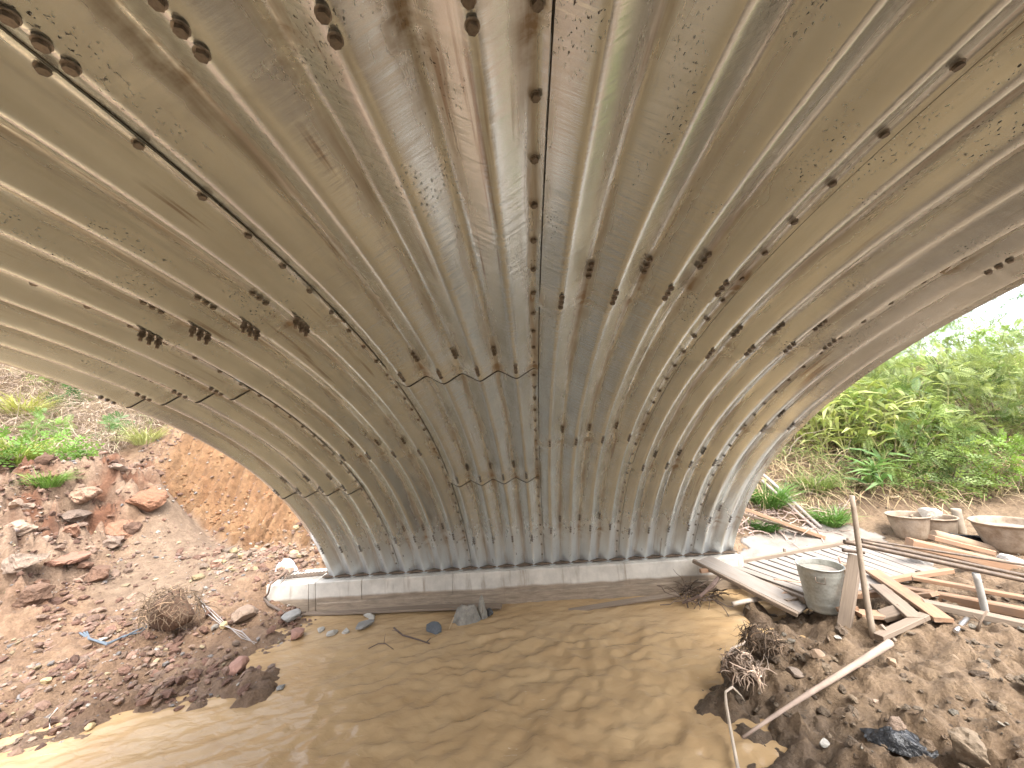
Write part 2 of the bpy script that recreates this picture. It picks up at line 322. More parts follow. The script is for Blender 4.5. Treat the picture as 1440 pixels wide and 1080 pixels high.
def H(x, y, fine=True):
    x = np.asarray(x, float).ravel(); y = np.asarray(y, float).ravel(); h = Hb(x, y)
    left, cut, rp, mound, veg = zones(x, y, h)
    right = sstep(3.0, 3.5, x)*(1-sstep(.8, 1.6, y))
    pad = sstep(4.6, 5.0, x)*sstep(-.5, -.2, y)*(1-sstep(.8, 1.2, y))*(1-sstep(7.2, 8, x))
    amp = .05+.20*mound+.10*veg+.03*cut-.025*rp+.02*right
    h = h+amp*(1-.8*pad)*fbm(x*1.3, y*1.3, 11, 3)*2
    rg = np.abs(fbm(x*3.1+5, y*3.1, 21, 3))*2
    h = h+(.03+.17*mound+.05*cut)*(1-pad)*(1-.85*rp)*(.35-rg)+.55*mound*(.30-np.abs(fbm(x*3.4, y*3.4+h, 27, 3))*2.4)+.28*mound*(.3-np.abs(fbm(x*7, y*7+h*3, 23, 3))*2.4)
    h = h+.10*left*(1-mound)*(1-rp)*(1-cut)*(1-veg)*(.3-np.abs(fbm(x*2+y*3, y*9-x*5, 25, 3))*2.2)
    mudc = right*(1-pad)*(1-sstep(-.6, -.3, y))
    h = h+(.10*left*(1-rp)+.17*mudc)*(fbm(x*6, y*6, 31, 3))*1.2
    rib = np.sin(x*30+2*fbm(x*2, y*2, 5)*4)*.5+.5
    h = h+cut*(rib*.17+.42*fbm(x*7, y*2.5, 41, 3))
    if fine: h = h+(1-pad)*(1-.6*rp)*(.034+.045*mudc+.03*cut+.03*mound)*fbm(x*18, y*18, 51, 3)*1.6
    inside = sstep(-.15, 0, x)*(1-sstep(4.5, 4.6, x))*sstep(-.2, -.1, y)*(1-sstep(.35, .5, y))
    return h*(1-inside)+np.minimum(h, -.3)*inside
def on(px, py, dz=0):                      # where the sight line through a pixel meets the ground
    d = ray(px, py); t = np.linspace(1.5, 14, 900); P = CAM+t[:, None]*d; g = P[:, 2]-H(P[:, 0], P[:, 1])
    i = np.argmax(g < 0) if (g < 0).any() else len(t)-1
    p = P[i].copy(); p[2] = H([p[0]], [p[1]])[0]+dz; return p
def hz(x, y): return float(H([x], [y])[0])

def axis(lo, a, b, hi, fine, n):
    u = np.linspace(0, 1, n+1)[1:]**2.2
    return np.concatenate([(a-(a-lo)*u)[::-1], np.arange(a, b, fine), b+(hi-b)*u])
gx_ = axis(-60, -4.6, 8.2, 70, .026, 60); gy_ = axis(-60, -2.9, 2.9, 70, .026, 60)
GX, GY = np.meshgrid(gx_, gy_); HX = H(GX, GY); x, y = GX.ravel(), GY.ravel()
left, cut, rp, mound, veg = zones(x, y, HX)
n1 = fbm(x*1.7, y*1.7, 71, 4)[:, None]+.5; n2 = fbm(x*6, y*6, 81, 4)[:, None]+.5; n3 = sstep(.3, .62, fbm(x*4.3, y*4.3, 91, 4)+.5)[:, None]
def C(*a): return np.array(a)[None]
mud = C(.26, .185, .12)*(1-n1)+C(.36, .275, .19)*n1
red = C(.20, .11, .072)*(1-n3)+C(.34, .22, .15)*n3
col = mud*(1-left[:, None])+(.45*mud*1.25+.55*red)*left[:, None]
col = col*(1-mound[:, None])+(C(.22, .105, .06)*(1-n3)+C(.38, .28, .21)*n3)*mound[:, None]
col = col*(1-rp[:, None])+C(.30, .225, .165)*rp[:, None]
col = col*(1-cut[:, None])+(C(.25, .125, .055)*(1-n2)+C(.38, .25, .14)*n2)*cut[:, None]
col = col*(1-veg[:, None])+(C(.15, .10, .07)*(1-n1)+C(.22, .15, .10)*n1)*veg[:, None]
wet = np.clip(1-(HX-WZ)/.16, 0, 1)*(1-.5*left)
col = col*(1-.45*wet[:, None])
nx, ny = len(gx_), len(gy_)
i = np.arange(ny-1)[:, None]*nx+np.arange(nx-1)[None]
Qg = np.stack([i, i+1, i+nx+1, i+nx], -1).reshape(-1, 4)
g = link('ground', mesh('ground', np.stack([x, y, HX], 1), Qg, None, SOIL, col, True, attr={'wet': wet}))
tag(g, kind='structure')

# ------------------------------------------------------------------ water
wx = axis(-60, -2.6, 5.3, 70, .022, 30); wy = axis(-60, -3.0, .2, 5, .022, 30)
WX, WY = np.meshgrid(wx, wy); x, y = WX.ravel(), WY.ravel()
fl = 1-sstep(-.9, .2, x); turb = sstep(.2, 1.6, x)*(1-sstep(3.2, 3.9, x))*(1-sstep(-1.0, -.4, y))
u = x*.95+y*.32; v = -x*.32+y*.95
wa = fbm(u*2.1, v*3.2, 101, 3)
wv = .012*wa+(.008+.024*turb)*(.5-np.abs(fbm(u*3.2+wa*2, v*4.6+wa, 111, 3))*2.6)+.016*fbm(u*2.6, v*13+wa*3, 121, 3)+(.011+.028*turb)*fbm(x*13, y*15, 131, 3)+.02*turb*fbm(x*6, y*7, 141, 2)
nx, ny = len(wx), len(wy); i = np.arange(ny-1)[:, None]*nx+np.arange(nx-1)[None]
Qw = np.stack([i, i+1, i+nx+1, i+nx], -1).reshape(-1, 4)
cx_, cy_ = x[Qw].mean(1), y[Qw].mean(1); keep = (H(cx_, cy_, False) < WZ+.12)
Qw = Qw[keep]; us = np.unique(Qw); rm = -np.ones(len(x), int); rm[us] = np.arange(len(us))
wo = link('water', mesh('water', np.stack([x, y, WZ+wv], 1)[us], rm[Qw], None, WATER, None, True)); tag(wo, kind='structure')

# ------------------------------------------------------------------ the corrugated arch
P_ = .2; AMP = .0275; SSt = np.linspace(0, 4.74, 475)
uu = np.clip(SSt/3.04, 0, 1); kk = .287+(.178-.287)*uu*uu*(3-2*uu)
PH = .553+np.concatenate([[0], np.cumsum((kk[1:]+kk[:-1])/2*.01)]); PH *= 1; PH = PH*(1)+(PI/2-PH[-1])*(SSt/4.74)**3
AY = -np.concatenate([[0], np.cumsum((np.sin(PH[1:])+np.sin(PH[:-1]))/2*.01)])
AZ = np.concatenate([[0], np.cumsum((np.cos(PH[1:])+np.cos(PH[:-1]))/2*.01)])
SL = 4.74
def prof(s, off=0.):
    s = np.asarray(s, float); m = s > SL; q = np.where(m, 2*SL-s, s)
    yy = np.interp(q, SSt, AY); zz = np.interp(q, SSt, AZ); ph = np.interp(q, SSt, PH)
    nyv, nzv = -np.cos(ph), -np.sin(ph)
    yy = yy+off*nyv; zz = zz+off*nzv
    return np.where(m, 2*AY[-1]-yy, yy), zz
def wave(X): return -AMP*np.arcsin(.94*np.cos(2*PI*(X/P_+.1)))/math.asin(.94)
arch = empty('culvert_arch', (0, 0, 0))
tag(arch, 'corrugated galvanised steel culvert arch spanning overhead, streaked with brown mud', 'arch')
def plate(X0, X1, s0, s1):
    nX = max(4, int(round((X1-X0)/P_*20))); nS = max(2, int(round((s1-s0)/.05)))
    X = np.linspace(X0, X1, nX+1); S = np.linspace(s0, s1, nS+1); XX, S_ = np.meshgrid(X, S)
    lo = np.clip(1-(S_-s0)/.16, 0, 1); rt = np.clip(1-(X1-XX)/.05, 0, 1)
    if s0 >= SL-.2: lo = np.clip(1-(s1-S_)/.16, 0, 1)
    lift = (.009 if s1 < 5 and X0 < 2.3 and s0 > 1.2 and round(s0, 1) in (1.4, 3.0) else .0055)*lo+.006*rt
    jit = .0025*fbm(XX*2.1+s0*5, S_*1.7+X0, 5, 2)
    off = wave(XX)+lift+jit; yy, zz = prof(S_, off); y2, z2 = prof(S_, off-.004)
    n = XX.size; V1 = np.stack([XX, yy, zz], -1).reshape(-1, 3); V2 = np.stack([XX, y2, z2], -1).reshape(-1, 3)
    w_ = nX+1; i = np.arange(nS)[:, None]*w_+np.arange(nX)[None]
    Q1 = np.stack([i, i+1, i+w_+1, i+w_], -1).reshape(-1, 4); Q2 = Q1[:, ::-1]+n
    rim = np.concatenate([np.arange(w_), np.arange(1, nS+1)*w_+nX, nS*w_+np.arange(nX-1, -1, -1), np.arange(nS-1, 0, -1)*w_])
    m = len(rim); V = np.vstack([V1, V2, V1[rim], V2[rim]]); a = np.arange(m); b = (a+1) % m
    Q3 = np.stack([2*n+a, 2*n+m+a, 2*n+m+b, 2*n+b], -1)
    uv = np.stack([XX.ravel(), S_.ravel()], 1); uv = np.vstack([uv, uv, uv[rim], uv[rim]])
    lap = np.clip(1-np.minimum(S_-s0, s1-S_)/.18, 0, 1).ravel()*.9; val = np.clip(-wave(XX)/AMP, 0, 1).ravel()
    if s0 < .01: lap = np.maximum(0, lap*0+np.clip(1-(s1-S_)/.2, 0, 1).ravel()*.9)
    sh = (np.sin(XX*0+X0*7+s0*3)*.5+.5).ravel()*.8; f = lambda q: np.concatenate([q, q, q[rim], q[rim]])
    me = mesh('steel_plate', V, np.vstack([Q1, Q2, Q3]), None, STEEL, None, True, uv, {'lap': f(lap), 'valley': f(val), 'shade': f(sh)})
    return link('steel_plate', me, arch)
RX = [0, .8, 1.6, 2.4, 3.2, 4.0, 4.42]
SE = [0, 1.45, 3.05, 4.62, 6.2, 7.8, 9.48]; SO = [0, .5, 1.96, 3.64, 5.2, 6.8, 8.3, 9.48]
joints = []
for r in range(6):
    sm = SE if r % 2 == 0 else SO
    for k in range(len(sm)-1):
        x0 = RX[r]-.035 if r else 0.; plate(x0, RX[r+1]+(.0 if r < 5 else 0), max(sm[k]-(.05 if sm[k] <= SL else 0), 0), min(sm[k+1]+(.05 if sm[k] > SL-.3 else 0), 9.48))
        if 0 < k and sm[k] < 5.0: joints.append((r, sm[k]))
GAP_SHADE = mat_simple('black_gap_shade', (.018, .016, .014), (.04, .035, .03), .7, 20, .2, .002)  # near-black strips added along the plate laps to stand in for gap shade
def gap_line(Xs, Ss, off, r):
    yy, zz = prof(Ss, wave(Xs)+off); b = MB(); b.tube(np.stack([Xs+0*Ss, yy, zz], 1), r, 5); b.build('gap_shade_strip', GAP_SHADE, arch, True)
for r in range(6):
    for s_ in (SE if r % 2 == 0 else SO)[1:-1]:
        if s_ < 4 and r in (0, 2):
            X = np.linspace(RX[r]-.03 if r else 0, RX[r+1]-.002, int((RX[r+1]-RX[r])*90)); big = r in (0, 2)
            gap_line(X, np.full(len(X), s_-.070), .0015, .0042)
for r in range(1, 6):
    S = np.linspace(0.02, 5.3, 120); gap_line(np.full(120, RX[r]+.0035), S, .0010, .0015)
# bolts: hexagon head on a round washer, same mesh data
def bolt_mesh(long=False):
    b = MB(); 
    def cyl(r, z0, z1, k, c, tw=0):
        th = np.arange(k)*2*PI/k+tw
        V = [(r*math.cos(q), r*math.sin(q), z0) for q in th]+[(r*math.cos(q), r*math.sin(q), z1) for q in th]+[(0, 0, z1)]
        b.add(V, [(j, (j+1) % k, k+(j+1) % k, k+j) for j in range(k)], [(2*k, k+j, k+(j+1) % k) for j in range(k)], c)
    cyl(.0115, -.002, .0012, 14, (1.3, 1.25, 1.2)); cyl(.0092, .0, .008, 6, (.9, .85, .8), rnd.random())
    if long: cyl(.0125, .010, .022, 6, (.7, .65, .6), .4); cyl(.0062, .02, .040, 8, (1., .9, .8))
    return b.me('bolt', BOLT)
BM, BL = bolt_mesh(), bolt_mesh(True)
bolts = []
def bolt_at(X, s, long=False):
    yy, zz = prof(s, wave(X)+.0045); e = 1e-3
    def q(X, s): a, c = prof(s, wave(X)); return np.array([X, float(a), float(c)])
    n = np.cross(q(X+e, s)-q(X-e, s), q(X, s+e)-q(X, s-e)); n /= np.linalg.norm(n)
    pr = q(X, s)
    if np.dot(n, np.array([X, AY[-1], .3])-pr) < 0: n = -n
    if s > SL and False: n = -n
    bolts.append((pr+n*.0045, n, long))
for r in range(1, 6):
    for s in np.arange(.10, 5.0, .155): bolt_at(RX[r]-.022, s+.02*(r % 2))
for r, s in joints:
    k0 = int(round(RX[r]/P_)); k1 = int(round(RX[r+1]/P_))
    for k in range(k0, k1):
        for d in (.035, .070, .105):
            bolt_at((k+.40)*P_, s+d-.02, r == 1 and s > 3); 
            if k > k0: bolt_at((k-.1)*P_, s+d+.09)
for k in range(22):                        # plates with the third row just above the footing
    r = min(k//4, 5)
    if r % 2 == 0:
        for d in (.0, .035, .07): bolt_at((k+.40)*P_, .42+d)
bolts.sort(key=lambda b: float(np.linalg.norm(b[0]-CAM))+(3 if np.dot(b[0]-CAM, FW) < .2 else 0))
def bmat(p, n):
    q = Vector(n).to_track_quat('Z', 'Y').to_matrix().to_4x4(); q = q @ Matrix.Rotation(rnd.random()*6, 4, 'Z'); return Matrix.Translation(Vector(p)) @ q
rest = MB(); tv = np.array([v.co[:] for v in BM.vertices]); tq = [p.vertices[:] for p in BM.polygons if len(p.vertices) == 4]; tt = [p.vertices[:] for p in BM.polygons if len(p.vertices) == 3]
for i, (p, n, lg) in enumerate(bolts):
    mw = bmat(p, n)
    if i < 300: link('bolt', BL if lg else BM, arch).matrix_local = mw
    else: A = np.array(mw); rest.add(tv@A[:3, :3].T+A[:3, 3], tq, tt)
tag(rest.build('distant_bolts', BOLT, arch), kind='stuff')
b = MB(); b.box((2.2, .012, .012), (4.5, .11, .016)); b.box((2.2, .062, .03), (4.5, .008, .05)); b.build('base_channel', TUBE, arch)

# ------------------------------------------------------------------ concrete footing
ft = empty('concrete_footing', (2., -.12, -.3)); tag(ft, 'long pale concrete footing under the steel arch, its lower band stained brown', 'footing')
def block(name, x0, x1, y0, y1, z0, z1, mat, parent, seg=.08, rough=.004):
    nx = max(2, int((x1-x0)/seg)); X = np.linspace(x0, x1, nx+1); ring = []
    bv = .008
    sec = [(y0, z0), (y0, (z0+z1)/2), (y0, z1-bv), (y0+bv, z1), ((y0+y1)/2, z1), (y1-bv, z1), (y1, z1-bv), (y1, z0)]
    V = []
    for xx in X:
        for j, (a, c) in enumerate(sec): V.append((xx, a+rough*(vn(xx*5, j*3.3+x0)-.5)*2, c+rough*(vn(xx*4+9, j*2.1)-.5)*2))
    k = len(sec); Q = []
    for i in range(nx):
        for j in range(k): Q.append((i*k+j, i*k+(j+1) % k, (i+1)*k+(j+1) % k, (i+1)*k+j))
    for o in (0, nx*k): Q += [(o+0, o+1, o+6, o+7), (o+1, o+2, o+3, o+6), (o+3, o+4, o+5, o+6)]
    V = np.array(V)-np.array(parent.location)
    return link(name, mesh(name, V, Q, None, mat), parent)
CONC2 = CONC
ft.location = (0, 0, 0)
for a, c in [(-.62, -.16), (-.154, -.085), (-.079, .42), (.426, 1.40), (1.404, 4.46)]:
    block('cast_section', a, c, -.125, .36, -.50, -.012, CONC, ft)
block('kicker_ledge', -.05, 4.2, -.150, -.128, -.50, -.215, CONC, ft)

# ------------------------------------------------------------------ planks, poles
def plank(name, label, p0, p1, wd, th, mat, cat='plank', group=None, roll=0, warp=.004, parent=None, top=False):
    p0 = np.array(p0, float); p1 = np.array(p1, float); d = p1-p0; Ln = np.linalg.norm(d); n = 10
    sx = rnd.random()*50; V = []
    for i in range(n+1):
        u = i/n-.5; xx = u*Ln; dy = warp*math.sin(3*u+sx)*Ln; dz = warp*math.sin(4.2*u+sx*2)*Ln*.7
        bv = min(wd, th)*.12; w2, t2 = wd/2*(1+.02*math.sin(9*u+sx)), th/2
        for (a, c) in [(-w2+bv, -t2), (w2-bv, -t2), (w2, -t2+bv), (w2, t2-bv), (w2-bv, t2), (-w2+bv, t2), (-w2, t2-bv), (-w2, -t2+bv)]:
            e = (rnd.random()-.5)*.006 if i in (0, n) else 0
            V.append((xx+e, a+dy, c+dz))
    Q = [(i*8+j, i*8+(j+1) % 8, (i+1)*8+(j+1) % 8, (i+1)*8+j) for i in range(n) for j in range(8)]
    for o, f in ((0, 1), (n*8, -1)): Q += [q[::f] for q in [(o, o+7, o+2, o+1), (o+7, o+6, o+3, o+2), (o+6, o+5, o+4, o+3)]]
    me = mesh(name, V, Q, None, mat)
    X = Vector(d/Ln); Z = Vector((0, 0, 1)); Y = Z.cross(X)
    if Y.length < .05: Y = Vector((0, 1, 0))
    Y.normalize(); Z = X.cross(Y); R = Matrix((X, Y, Z)).transposed().to_4x4() @ Matrix.Rotation(roll, 4, 'X')
    mw = Matrix.Translation(Vector((p0+p1)/2)) @ R
    o = link(name, me, parent)
    if parent is None: o.matrix_world = mw
    else: o.matrix_local = Matrix.Translation(-parent.location) @ mw
    if label: tag(o, label, cat, group)
    return o
def pole(name, label, p0, p1, r0, r1, mat, cat='pole', group=None, bend=.01, k=10, c=(1, 1, 1), knots=0):
    p0 = np.array(p0, float); p1 = np.array(p1, float); d = p1-p0; L_ = np.linalg.norm(d); n = 12
    P = [(u*L_, bend*L_*math.sin(u*3.1+rnd.random()*.05), bend*L_*.6*math.sin(u*5+1)) for u in np.linspace(0, 1, n)]
    rr = np.linspace(r0, r1, n)*(1+np.array([rnd.uniform(-knots, knots) for _ in range(n)]))
    b = MB(); b.tube(P, rr, k, c); X = Vector(d/L_); q = X.to_track_quat('X', 'Z')
    o = b.build(name, mat, None, True); o.matrix_world = Matrix.Translation(Vector(p0)) @ q.to_matrix().to_4x4()
    for e in o.data.polygons:
        if len(e.vertices) == 3: e.use_smooth = False
    return tag(o, label, cat, group)
def lift(a, c, r):
    for k in np.linspace(0, .12, 40):
        A_ = a+(CAM-a)*k; C_ = c+(CAM-c)*k; u = np.linspace(0.03, .97, 30)[:, None]; L_ = A_*(1-u)+C_*u
        if (H(L_[:, 0], L_[:, 1])-L_[:, 2]).max() < -r*.5: break
    return A_, C_
V3 = lambda p, dz=0: np.array([p[0], p[1], p[2]+dz])

plank('form_plank', 'long thin brown plank lying in the water along the left foot of the concrete footing', gz(428, 861, -.305), gz(705, 853, -.30), .10, .02, WOODO)
plank('form_plank', 'slanting thin plank half sunk in the water below the right part of the concrete footing', gz(800, 859, -.335), gz(955, 836, -.27), .055, .02, WOODO, roll=.3)
# gangplank from the footing to the mud
plank('gangplank', 'wide brown board sloping from the right end of the footing to the mud', gz(990, 790, .0)+[0, 0, .03], gz(1133, 862, -.22)+[0, 0, .03], .24, .018, WOODP, 'plank')
plank('batten', 'narrow timber batten along the stream side edge of the wide sloping board', gz(975, 789, .02)+[0, 0, .0], gz(1122, 866, -.2)+[0, 0, .01], .035, .035, WOODO, 'batten')
plank('timber_block', 'short timber block wedged under the upper end of the wide sloping board', gz(985, 803, -.03), gz(1012, 800, -.03), .04, .035, WOODN, 'block')
pole('pale_pole', 'pale round pole lying from the dark pool to the bucket', gz(1030, 850, -.2), gz(1085, 838, -.17), .018, .02, BARK, c=(.42, .36, .30))
pole('thin_pole', 'thin reddish pole lying on the pale boards left of the bucket', gz(1088, 815, -.10), gz(1128, 819, -.10), .009, .009, BARK, c=(.42, .28, .2))
plank('lath', 'reddish lath running behind the sloping board to the bucket', gz(1085, 838, -.14), gz(1135, 828, -.14), .03, .02, WOODN, 'lath')
plank('lath', 'brown lath below the reddish one, touching the foot of the bucket', gz(1105, 845, -.15), gz(1138, 836, -.15), .035, .02, WOODO, 'lath')

# ------------------------------------------------------------------ deck of cement-covered boards
A0, B0, C0, D0 = gz(1022, 797, -.11), gz(1150, 842, -.11), gz(1335, 806, -.11), gz(1215, 764, -.11)
dk = empty('board_deck', (float(A0[0]+C0[0])/2, float(A0[1]+C0[1])/2, -.12)); tag(dk, 'low deck of pale boards white with dried cement on the right bank', 'deck')
NB = 15
for i in range(NB):
    u0 = (i+.5)/NB; a = A0*(1-u0)+D0*u0; c = B0*(1-u0)+C0*u0; wdt = np.linalg.norm(D0-A0)/NB*.80
    j = rnd.uniform(-.03, .03); plank('deck_board', None, V3(a+(c-a)*j, rnd.uniform(-.003, .003)), V3(c+(c-a)*j*.5), wdt*.93, .016, WOODP, parent=dk, warp=.002)
for a, c in ((A0, B0), (D0, C0)): plank('bearer', None, V3(a*.93+c*.07+(C0-A0)*.02, -.036), V3(a*.05+c*.95-(C0-A0)*.02, -.036), .05, .05, WOODO, parent=dk)
plank('edging', None, V3(A0, .02)+(A0-B0)*.03, V3(D0, .02)+(D0-C0)*.03, .03, .04, WOODO, parent=dk)
for q in (.1, .42, .9):
    e = A0*(1-q)+D0*q+(A0-B0)*.03; plank('peg', None, V3(e, -.05), V3(e, .075), .025, .02, WOODO, parent=dk)
plank('edge_board', 'straight timber edge board lying on the near right side of the pale deck', gz(1243, 818, -.075), gz(1338, 802, -.075), .05, .04, WOODN, 'board')
c0 = gz(1135, 768, -.13); ax_ = D0-A0; ax_ /= np.linalg.norm(ax_); ay_ = np.array([-ax_[1], ax_[0], 0]); ay_ *= np.sign(ay_[1])
U_, V_ = np.meshgrid(np.linspace(-1.35, 1.35, 90), np.linspace(-.5, .5, 36)); Xc = c0[0]+U_*ax_[0]+V_*ay_[0]; Yc = c0[1]+U_*ax_[1]+V_*ay_[1]
inside = (U_/1.25)**2+(V_/.42)**2+1.2*fbm(Xc*2.5, Yc*2.5, 61, 4) < .95; Zc = H(Xc, Yc).reshape(Xc.shape)+.016+.012*fbm(Xc*5, Yc*5, 63, 3)
i_ = np.arange(35)[:, None]*90+np.arange(89)[None]; Qc = np.stack([i_, i_+1, i_+91, i_+90], -1).reshape(-1, 4); Qc = Qc[inside.ravel()[Qc].all(1)]
Vc = np.stack([Xc, Yc, Zc], -1).reshape(-1, 3); e_ = np.sort(np.concatenate([Qc[:, [0, 1]], Qc[:, [1, 2]], Qc[:, [2, 3]], Qc[:, [3, 0]]]), 1); ue, ct_ = np.unique(e_, axis=0, return_counts=True); ue = ue[ct_ == 1]
nV = len(Vc); Vc = np.vstack([Vc, Vc-[0, 0, .03]]); Qc = np.vstack([Qc, np.stack([ue[:, 0], ue[:, 1], ue[:, 1]+nV, ue[:, 0]+nV], 1)])
tag(link('spilled_cement', mesh('spilled_cement', Vc, Qc, None, CEM, None, True)), 'pale spilled cement layer between the board deck and the weedy bank', 'cement')

# ------------------------------------------------------------------ bucket, pails, tubs
def lathe(b, prof_, k=32, c=(1, 1, 1), squash=1.):
    n = len(prof_); th = np.arange(k)*2*PI/k
    V = np.array([(r*math.cos(q), r*squash*math.sin(q), z) for r, z in prof_ for q in th])
    Q = [(i*k+j, i*k+(j+1) % k, (i+1)*k+(j+1) % k, (i+1)*k+j) for i in range(n-1) for j in range(k)]
    b.add(V, Q, (), c)
bp = on(1160, 857); bp[2] -= .01
bk = empty('bucket', bp); tag(bk, 'dented grey galvanised bucket standing on the mud beside the sloping board', 'bucket'); bk.rotation_euler = (.03, .02, 0)
b = MB(); pr = []
for z in np.linspace(0, .345, 24):
    r = .118+(.158-.118)*z/.345
    for z0 in (.285, .25, .06): r += .0035*math.exp(-((z-z0)/.007)**2)
    pr.append((r, z))
lathe(b, [(0, .012), (.105, .012), (.116, 0)]+pr+[(.164, .345), (.165, .352), (.156, .352)]+[(r-.004, z) for r, z in pr[::-1]]+[(.10, .016), (0, .016)])
b.build('bucket_body', ZINC, bk, True)
b = MB()
an = -2.2
e = np.array([math.cos(an), math.sin(an), 0]); tn = np.array([-math.sin(an), math.cos(an), 0])
b.tube([e*.158+tn*-.03+[0, 0, .30], e*.172+tn*-.03+[0, 0, .295], e*.176+tn*-.028+[0, 0, .26], e*.176+tn*.028+[0, 0, .255], e*.172+tn*.03+[0, 0, .295], e*.158+tn*.03+[0, 0, .30]], .004, 6)
b.build('bucket_handle', TUBE, bk, True)
b = MB(); lathe(b, [(0, .30), (.149, .30)], 32); b.build('cement_fill', CEM, bk)
def tub(label, loc, r0, r1, h, fill=True, mat=TUB, name='tub', cat='tub', group=None, tilt=(0, 0)):
    t = empty(name, loc); tag(t, label, cat, group); t.rotation_euler = (tilt[0], tilt[1], rnd.random()*3)
    b = MB(); out = [(r0+(r1-r0)*u**.85, h*u) for u in np.linspace(0, 1, 9)]
    lathe(b, [(0, 0), (r0*.9, 0)]+out+[(r1+.015, h), (r1+.016, h+.012), (r1-.004, h+.012)]+[(r-.01, z) for r, z in out[::-1]], 28)
    V = b.V[0]; th = np.arctan2(V[:, 1], V[:, 0]); b.V[0] = V*(1+.02*np.sin(2*th+r0*9)[:, None]*np.array([1, 1, 0]))
    b.build('tub_wall', mat, t, True)
    if fill: b = MB(); lathe(b, [(0, h*.84), (r1*.5, h*.82), (r1*.93, h*.8)], 20); b.build('filling', CEM, t, True)
    return t
p = on(1190, 819); tub('small tan pail behind the leaning board, a stick standing in it', p, .07, .09, .12, name='pail', cat='pail')
pole('stick', 'short stick standing in the small tan pail', p+[0, 0, .05], p+[-.03, 0, .22], .010, .009, BARK, 'stick', c=(.5, .32, .25))
def rock(b, c, r, seed, col=(1, 1, 1), sq=.7, sub=2):
    import bmesh
    bm = bmesh.new(); bmesh.ops.create_icosphere(bm, subdivisions=sub, radius=1); V = np.array([v.co[:] for v in bm.verts]); T = [[v.index for v in f.verts] for f in bm.faces]; bm.free()
    g_ = np.random.default_rng(seed)
    for _ in range(9):
        n = g_.normal(size=3); n /= np.linalg.norm(n); d = g_.uniform(.45, .85); k = V@n; V = V-np.maximum(k-d, 0)[:, None]*n
    V *= 1+.09*(vn(V[:, 0]*3+seed, V[:, 1]*3+V[:, 2]*2, seed)-.5)[:, None]*2
    if sub > 3: V *= 1+.42*fbm(V[:, 0]*3.5+seed+V[:, 2]*2, V[:, 1]*3.5-V[:, 2]*3, seed, 4)[:, None]
    r = np.array(r) if np.ndim(r) else np.array([r, r*g_.uniform(.7, 1.), r*sq])
    a = g_.uniform(0, 6); V = V*r; V = V@np.array([[math.cos(a), math.sin(a), 0], [-math.sin(a), math.cos(a), 0], [0, 0, 1]])
    b.add(V+np.array(c), (), T, col)
def rock_thing(name, label, p, r, seed, col, cat='rock', mat=ROCK, sq=.7, group=None, sub=3, sink=.3):
    b = MB(); rz = r[2] if np.ndim(r) else r*sq; rock(b, (0, 0, rz*(1-2*sink)), r, seed, col, sq, sub); o = b.build(name, mat, None, False, p); return tag(o, label, cat, group)
T1, T2, T3 = on(1283, 757), on(1320, 757), on(1425, 775)
tub('mud splashed rubber tub at the left of the pair below the green bank', T1, .14, .20, .27)
tub('tan rubber tub holding a pale stone, right one of the pair below the green bank', T2, .15, .19, .24)
tub('wide tan rubber tub behind the black bars at the right edge', T3, .17, .27, .29)
rock_thing('stone', 'pale angular stone lying in the tan tub of the pair', T2+np.array([-.05, 0, .23]), .13, 5, (.52, .46, .38), 'stone')
pole('stump', 'short cut wooden stump standing right of the pair of tubs', on(1352, 752), on(1352, 752)+[0, 0, .30], .05, .045, BARK, 'stump', c=(.33, .27, .2), bend=0)

# ------------------------------------------------------------------ posts, tubes and beams on the right
p0 = on(1229, 895); pole('post', 'thin upright pole taller than the board leaning beside it', p0-[0, 0, .05], gy(1198, 697, p0[1]+.02), .021, .016, BARK, 'post', c=(.34, .27, .2), knots=.05)
q0 = on(1186, 880); tp = gy(1203, 782, q0[1]+.12)
plank('leaning_board', 'thick brown board leaning upright against the thin pole', q0-[0, 0, .03], tp, .085, .04, WOODO, 'board', roll=0.2)
p0 = on(1389, 880); pole('post', 'grey wooden post holding up the steel tubes near the right edge', p0-[0, 0, .05], gy(1372, 806, p0[1]-.02), .022, .02, BARK, 'post', c=(.40, .38, .34), knots=.04)
zt = float(tp[2])
def rod(label, a, c, r, mat=TUBE, name='steel_tube'):
    a = np.array(a); c = np.array(c); d = c-a; pole(name, label, a, a+d*1.5, r, r, mat, 'tube', bend=.0015)
y0 = q0[1]+.10
rod('longest dark steel tube, the lowest, resting on the leaning board and the grey post', gy(1187, 762, y0), gy(1440, 816, y0-.15), .017)
rod('dark steel tube just above the lowest one, ending behind the thin pole', gy(1212, 762, y0+.10), gy(1440, 809, y0+.0), .014)
rod('thin dark steel rod, the uppermost of the bundle over the deck', gy(1212, 759, y0+.28), gy(1440, 794, y0+.2), .010)
rod('short dark steel tube stub poking out left of the thin pole', gy(1185, 774, y0+.05), gy(1205, 776, y0+.04), .013)
yb = .1
plank('beam', 'heavy sawn beam with a pale top, nearest of the raised beams at the right edge', gy(1278, 763, -.35), gy(1440, 802, -.55)*1.0, .12, .09, WOODN, 'beam')
plank('beam', 'brown plank raised behind the heavy sawn beam', gy(1310, 756, .0), gy(1395, 777, -.1), .09, .05, WOODN, 'beam')
pole('log', 'dark round log lying behind the raised beams at the right edge', gy(1312, 752, .2), gy(1450, 786, .0), .055, .05, BARK, 'log', c=(.32, .22, .14), knots=.05)
bars = empty('bar_bundle', gy(1330, 757, .35)); tag(bars, 'bundle of thin black bars lying between the tubs on the log', 'bundle')
